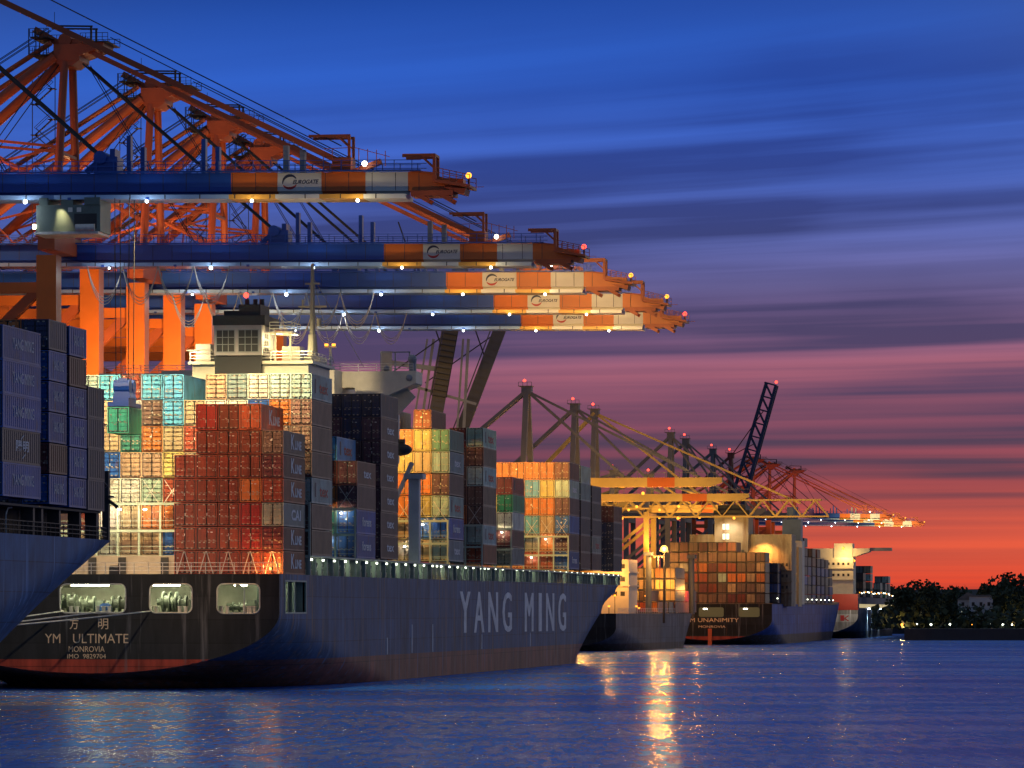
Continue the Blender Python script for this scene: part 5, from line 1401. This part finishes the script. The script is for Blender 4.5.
# --- last ship, white stern with red top
S4 = Vector(((858 - CX) / F * 1345, 1345, 0))
r4, tm = far_ship(S4, -PHI, 'farthest container ship with white stern, red top band and slate side', 32, 240, 13.2, (.10, .14, .22), (.02, .02, .03), 'hull_far_slate', 2.2, zt0=7.2, tfw=.8)
tm.build('transom', hull_paint('transom_white_red', (.62, .58, .54), (.62, .58, .54), -5, (.4, .3, .25), .72), r4)
mb = MB(); mb.span((-32, -.12, 9.1), (0, -.05, 13.3)); mb.span((-32, .0, 13.2), (0, 8, 14.2)); mb.build('stern_band', paint('band_red', (.40, .035, .02), .5, .2, .2), r4)
mb = MB(); mb.span((-5.6, -.08, 5.6), (-4.4, -.03, 7.4)); mb.bar((-4.3, -.06, 6.4), (-3.0, -.06, 7.3), .05, .35); mb.bar((-4.3, -.06, 6.4), (-3.0, -.06, 5.6), .05, .35); mb.build('stern_emblem', M_MARKR, r4)
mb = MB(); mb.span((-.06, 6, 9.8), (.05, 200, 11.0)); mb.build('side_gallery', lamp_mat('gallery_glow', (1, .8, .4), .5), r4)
for t in (46, 66, 104):
    mb = MB(); mb.box((.5, t, 9.5), (.7, .9, .4)); mb.build('side_lamp', M_COOL, r4); light('SPOT', S4 + V * 1.4 + U * t + Vector((0, 0, 9.2)), 9000, (.9, 1, .85), S4 + V * .2 + U * t, .2, 70)
mb = MB(); mb.span((-12, 16, 10), (-2.6, 28, 26)); mb.span((-9, 18, 26), (-3, 27, 30.6)); mb.prism([(2.5, 29.0), (2.5, 27.9), (-3, 26.2), (-5, 22), (-20, 22), (-20, 29.0)], 18.4, 26); mb.span((-12.3, 15.6, 18.8), (-2.3, 16, 19.0)); mb.span((-12.3, 15.6, 22.4), (-2.3, 16, 22.6)); h5 = mb.build('bridge_house', M_CREAM, r4)
for z in (20.4, 24.0): window_row(h5, -11.4, -3.4, z, 5, 16, M_DARK, .7, .8)
mb = MB(); mb.span((2.5, 19.5, 28.2), (9.5, 23, 29.2)); mb.build('bridge_wing', M_GREY, r4)
for x, z in ((-6, 29.0), (-5, 27), (-2.5, 25)):
    mb = MB(); mb.ball((x, 18.4, z), .62 if z > 28 else .4); mb.build('deck_lamp', M_SODIUM, h5)
light('POINT', S4 + V * -5 + U * 13 + Vector((0, 0, 27)), 2600, (1, .6, .2), size=.5); light('SPOT', S4 + V * 0 + U * -12 + Vector((0, 0, 18)), 5000, (1, .8, .5), S4 + V * -4 + Vector((0, 0, 6)), .4, 90)
boxes(S4, -PHI, [(-.6, 34, 13.3, 'nbn', 'first side stack'), (-3.1, 34, 13.3, 'bno', 'inner first stack'), (-.6, 70, 13.3, 'ktgt', 'second side stack'), (-3.1, 70, 13.3, 'bktk', 'inner second stack'), (-.6, 122, 13.3, 'kg', 'third side stack'), (-.6, 150, 13.3, 'ek', 'fourth side stack'), (-.6, 168, 13.3, 'nkg', 'last side stack'), (-3.1, 168, 13.3, 'ktk', 'inner last stack')], 2.59, L40, 2.68, 'farthest ship', gr)
for k in range(20):
    mb = MB(); mb.box((-.3, 12 + 9.4 * k + random.uniform(-3, 3), 14.2 + random.uniform(0, 1.2)), (.3, .4, .3)); mb.build('rail_lamp', M_TUBE if k % 3 else M_SODIUM, r4)

# ------------------------------------------------------------------ the wooded far bank
M_LEAF = [paint('foliage_%d' % 0, (.045, .065, .03), .9, .5, .5), paint('foliage_%d' % 1, (.03, .05, .028), .9, .5, .5)]
M_BARK = paint('bark', (.05, .04, .03), .9, .3, .5)
def tree_parts(h, wd, n, seed):
    r = random.Random(seed); tb = MB(); tb.tube((0, 0, 0), (0, 0, h * .5), h * .03, h * .018, 7)
    lobes = []
    for k in range(9):
        a = r.uniform(0, 2 * pi); f = r.uniform(.25, .95); rad = wd * .5 * (1 - abs(f - .5) * 1.1) * r.uniform(.4, .95)
        c = Vector((cos(a) * rad, sin(a) * rad, h * (.12 + .78 * f))); lobes.append((c, wd * r.uniform(.2, .34)))
        tb.tube((0, 0, h * (.08 + .4 * f)), c, h * .012, h * .005, 5)
    fb = MB()
    for k in range(n):
        c, q = lobes[k % len(lobes)]
        d_ = Vector((r.gauss(0, 1), r.gauss(0, 1), r.gauss(0, 1))).normalized() * q * r.random() ** .35 * Vector((1, 1, .85)).length / 1.6
        p = c + d_; s = r.uniform(.35, .8)
        u = Vector((r.gauss(0, 1), r.gauss(0, 1), r.gauss(0, 1))).normalized(); v = u.cross(Vector((r.gauss(0, 1), r.gauss(0, 1), 1))).normalized()
        fb.quadface([p - u * s - v * s * .6, p + u * s * .3 - v * s, p + u * s + v * s * .5, p - u * s * .2 + v * s], r.randrange(2))
    return tb.mesh('trunk', M_BARK), fb.mesh('crown', M_LEAF)
KINDS_ = [tree_parts(17, 14, 1500, 1), tree_parts(20, 13, 1500, 2), tree_parts(14, 16, 1500, 3), tree_parts(22, 11, 1300, 4)]
TR = [(890, 23, 1690), (906, 20, 1345), (916, 21, 1400), (927, 23, 1360), (938, 17, 1420), (948, 18, 1380), (958, 19, 1450), (969, 17, 1470), (979, 16, 1480), (992, 22, 1400), (1003, 24, 1390), (1013, 23, 1420), (1022, 18, 1450), (1031, 20, 1400), (882, 21, 1680), (899, 21, 1660), (943, 15, 1300), (987, 17, 1370), (1010, 17, 1340), (952, 14, 1320), (1040, 19, 1380), (921, 15, 1300)]
WD = ['broad', 'tall', 'low spreading', 'slender']
NEARBY = ['beside the last ship', 'at the clearing of the bank', 'by the pale buildings', 'near the picture edge']
for i, (px, h, D) in enumerate(TR):
    k = i % 4; tme, cme = KINDS_[k]; p = pix(px, 611, D)
    o = empty('tree', (p.x, p.y, 3.4), random.uniform(0, 6)); hh = (17, 20, 14, 22)[k]; o.scale = (h / hh * .66, h / hh * .66, h / hh * .66)
    pl = 'beside the last ship' if px < 912 else 'between the last ship and the pale buildings' if px < 962 else 'around the pale buildings' if px < 998 else 'beyond the pale buildings'
    tag(o, '%s dark tree of %s height %s' % (WD[k], 'greater' if h > 19 else 'middling' if h > 16 else 'lesser', pl), 'tree', 'trees on the far bank')
    link(tme, 'trunk', o); link(cme, 'crown', o)
mb = MB(); r = random.Random(5)
for k in range(5200):
    px = r.uniform(872, 1060); D = r.uniform(1285, 1500); p = pix(px, 611, D); z = 3.4 + r.uniform(0, 7.5) * r.random() ** .5; s = r.uniform(.5, 1.2)
    u = Vector((r.gauss(0, 1), r.gauss(0, 1), r.gauss(0, 1))).normalized(); v = u.cross(Vector((r.gauss(0, 1), r.gauss(0, 1), 1))).normalized()
    q = Vector((p.x, p.y, z)); mb.quadface([q - u * s, q - v * s, q + u * s, q + v * s], r.randrange(2))
o = mb.build('undergrowth', M_LEAF); o['kind'] = 'stuff'
def house(px, D, w, dpt, h, roof, label, flat=False):
    p = pix(px, 611, D); o = empty('house', (p.x, p.y, 3.4), -.1); tag(o, label, 'house')
    mb = MB(); mb.span((-w / 2, 0, 0), (w / 2, dpt, h)); wl = mb.build('wall', paint('house_white', (.55, .57, .6), .6, .15, .3), o)
    mb = MB()
    if flat: mb.span((-w / 2 - .3, -.3, h), (w / 2 + .3, dpt + .3, h + .5))
    else: mb.prism([(-w / 2 - .4, h), (w / 2 + .4, h), (0, h + roof)], -.4, dpt + .4)
    mb.build('roof', M_FARG, o)
    n = int(w / 2.4)
    for zz in [1.6 + 3.0 * k for k in range(int(h / 3))]:
        for k in range(n):
            x = -w / 2 + w * (k + .5) / n; lit = random.random() < .18
            mb = MB(); mb.span((x - .45, -.06, zz - .6), (x + .45, -.005, zz + .6)); mb.build('window', M_LIT if lit else M_DARK, wl)
house(968, 1360, 6.5, 9, 9, 2.5, 'narrow pale house with a pitched roof among the trees')
house(981, 1352, 7.5, 9, 10, 2, 'pale flat-roofed house with lit windows among the trees', True)
house(1018, 1400, 9, 9, 9, 2.5, 'pale gabled house half hidden at the edge of the wood')
for i, (px, y, D, big) in enumerate(((902, 626, 1290, 1), (917, 624, 1300, 0), (931, 626, 1295, 0), (933, 622, 1330, 0), (943, 624, 1320, 0), (950, 625, 1310, 0), (972, 628, 1290, 0), (990, 627, 1300, 0), (1003, 629, 1290, 0), (1019, 622, 1330, 1), (1012, 627, 1290, 0))):
    p = pix(px, y, D); o = empty('street_lamp', (p.x, p.y, 3.4))
    hh = max(1.2, p.z - 3.4)
    tag(o, ['lit yellow street lamp by the last ship', 'small lit lamp at the water edge, first past the yellow one', 'small lamp under the dark trees, second past the yellow one', 'high lamp at the clearing', 'lamp right of the clearing among bushes'.replace('right of', 'just past'), 'low lamp among bushes by the clearing', 'small lamp below the narrow pale house', 'small lamp below the flat-roofed house', 'low lamp before the edge of wood', 'bright lamp by the gabled house', 'low lamp between the gabled house and water'][i], 'street lamp', 'lamps along the far bank')
    mb = MB(); mb.tube((0, 0, 0), (0, 0, hh), .09, n=6); mb.build('pole', M_DARK, o)
    mb = MB(); mb.ball((0, 0, hh), .42 if big else .16 + .08 * (i % 3)); mb.build('lamp_head', M_SODIUM if big or i % 3 == 0 else M_TUBE, o)
    if big: light('POINT', p + Vector((0, -1.5, .3)), 1500, (1, .6, .2), size=.3)

for px, y, D, lab in ((622, 541, 985, 'floodlight mast between the middle bow and the feeder ship'), (697, 556, 1085, 'slim floodlight mast at the feeder bow beside the brown stack'), (784, 537, 1230, 'floodlight mast behind the amber accommodation block')):
    p = pix(px, y, D); q = p - V * 10; o = empty('floodlight_mast', (q.x, q.y, Q)); tag(o, lab, 'light mast')
    mb = MB(); mb.tube((0, 0, 0), (0, 0, p.z - Q), .25, .16, 8); mb.span((-1.2, -.2, p.z - Q - .1), (1.2, .2, p.z - Q + .1)); mb.build('pole', M_DARK, o)
    for x in (-1, 0, 1): mb = MB(); mb.ball((x, -.35, p.z - Q - .2), .3); mb.build('lamp_head', M_SODIUM, o)
    light('POINT', q + Vector((0, -1.5, p.z - q.z - .8)), 14000, SOD, size=.5)
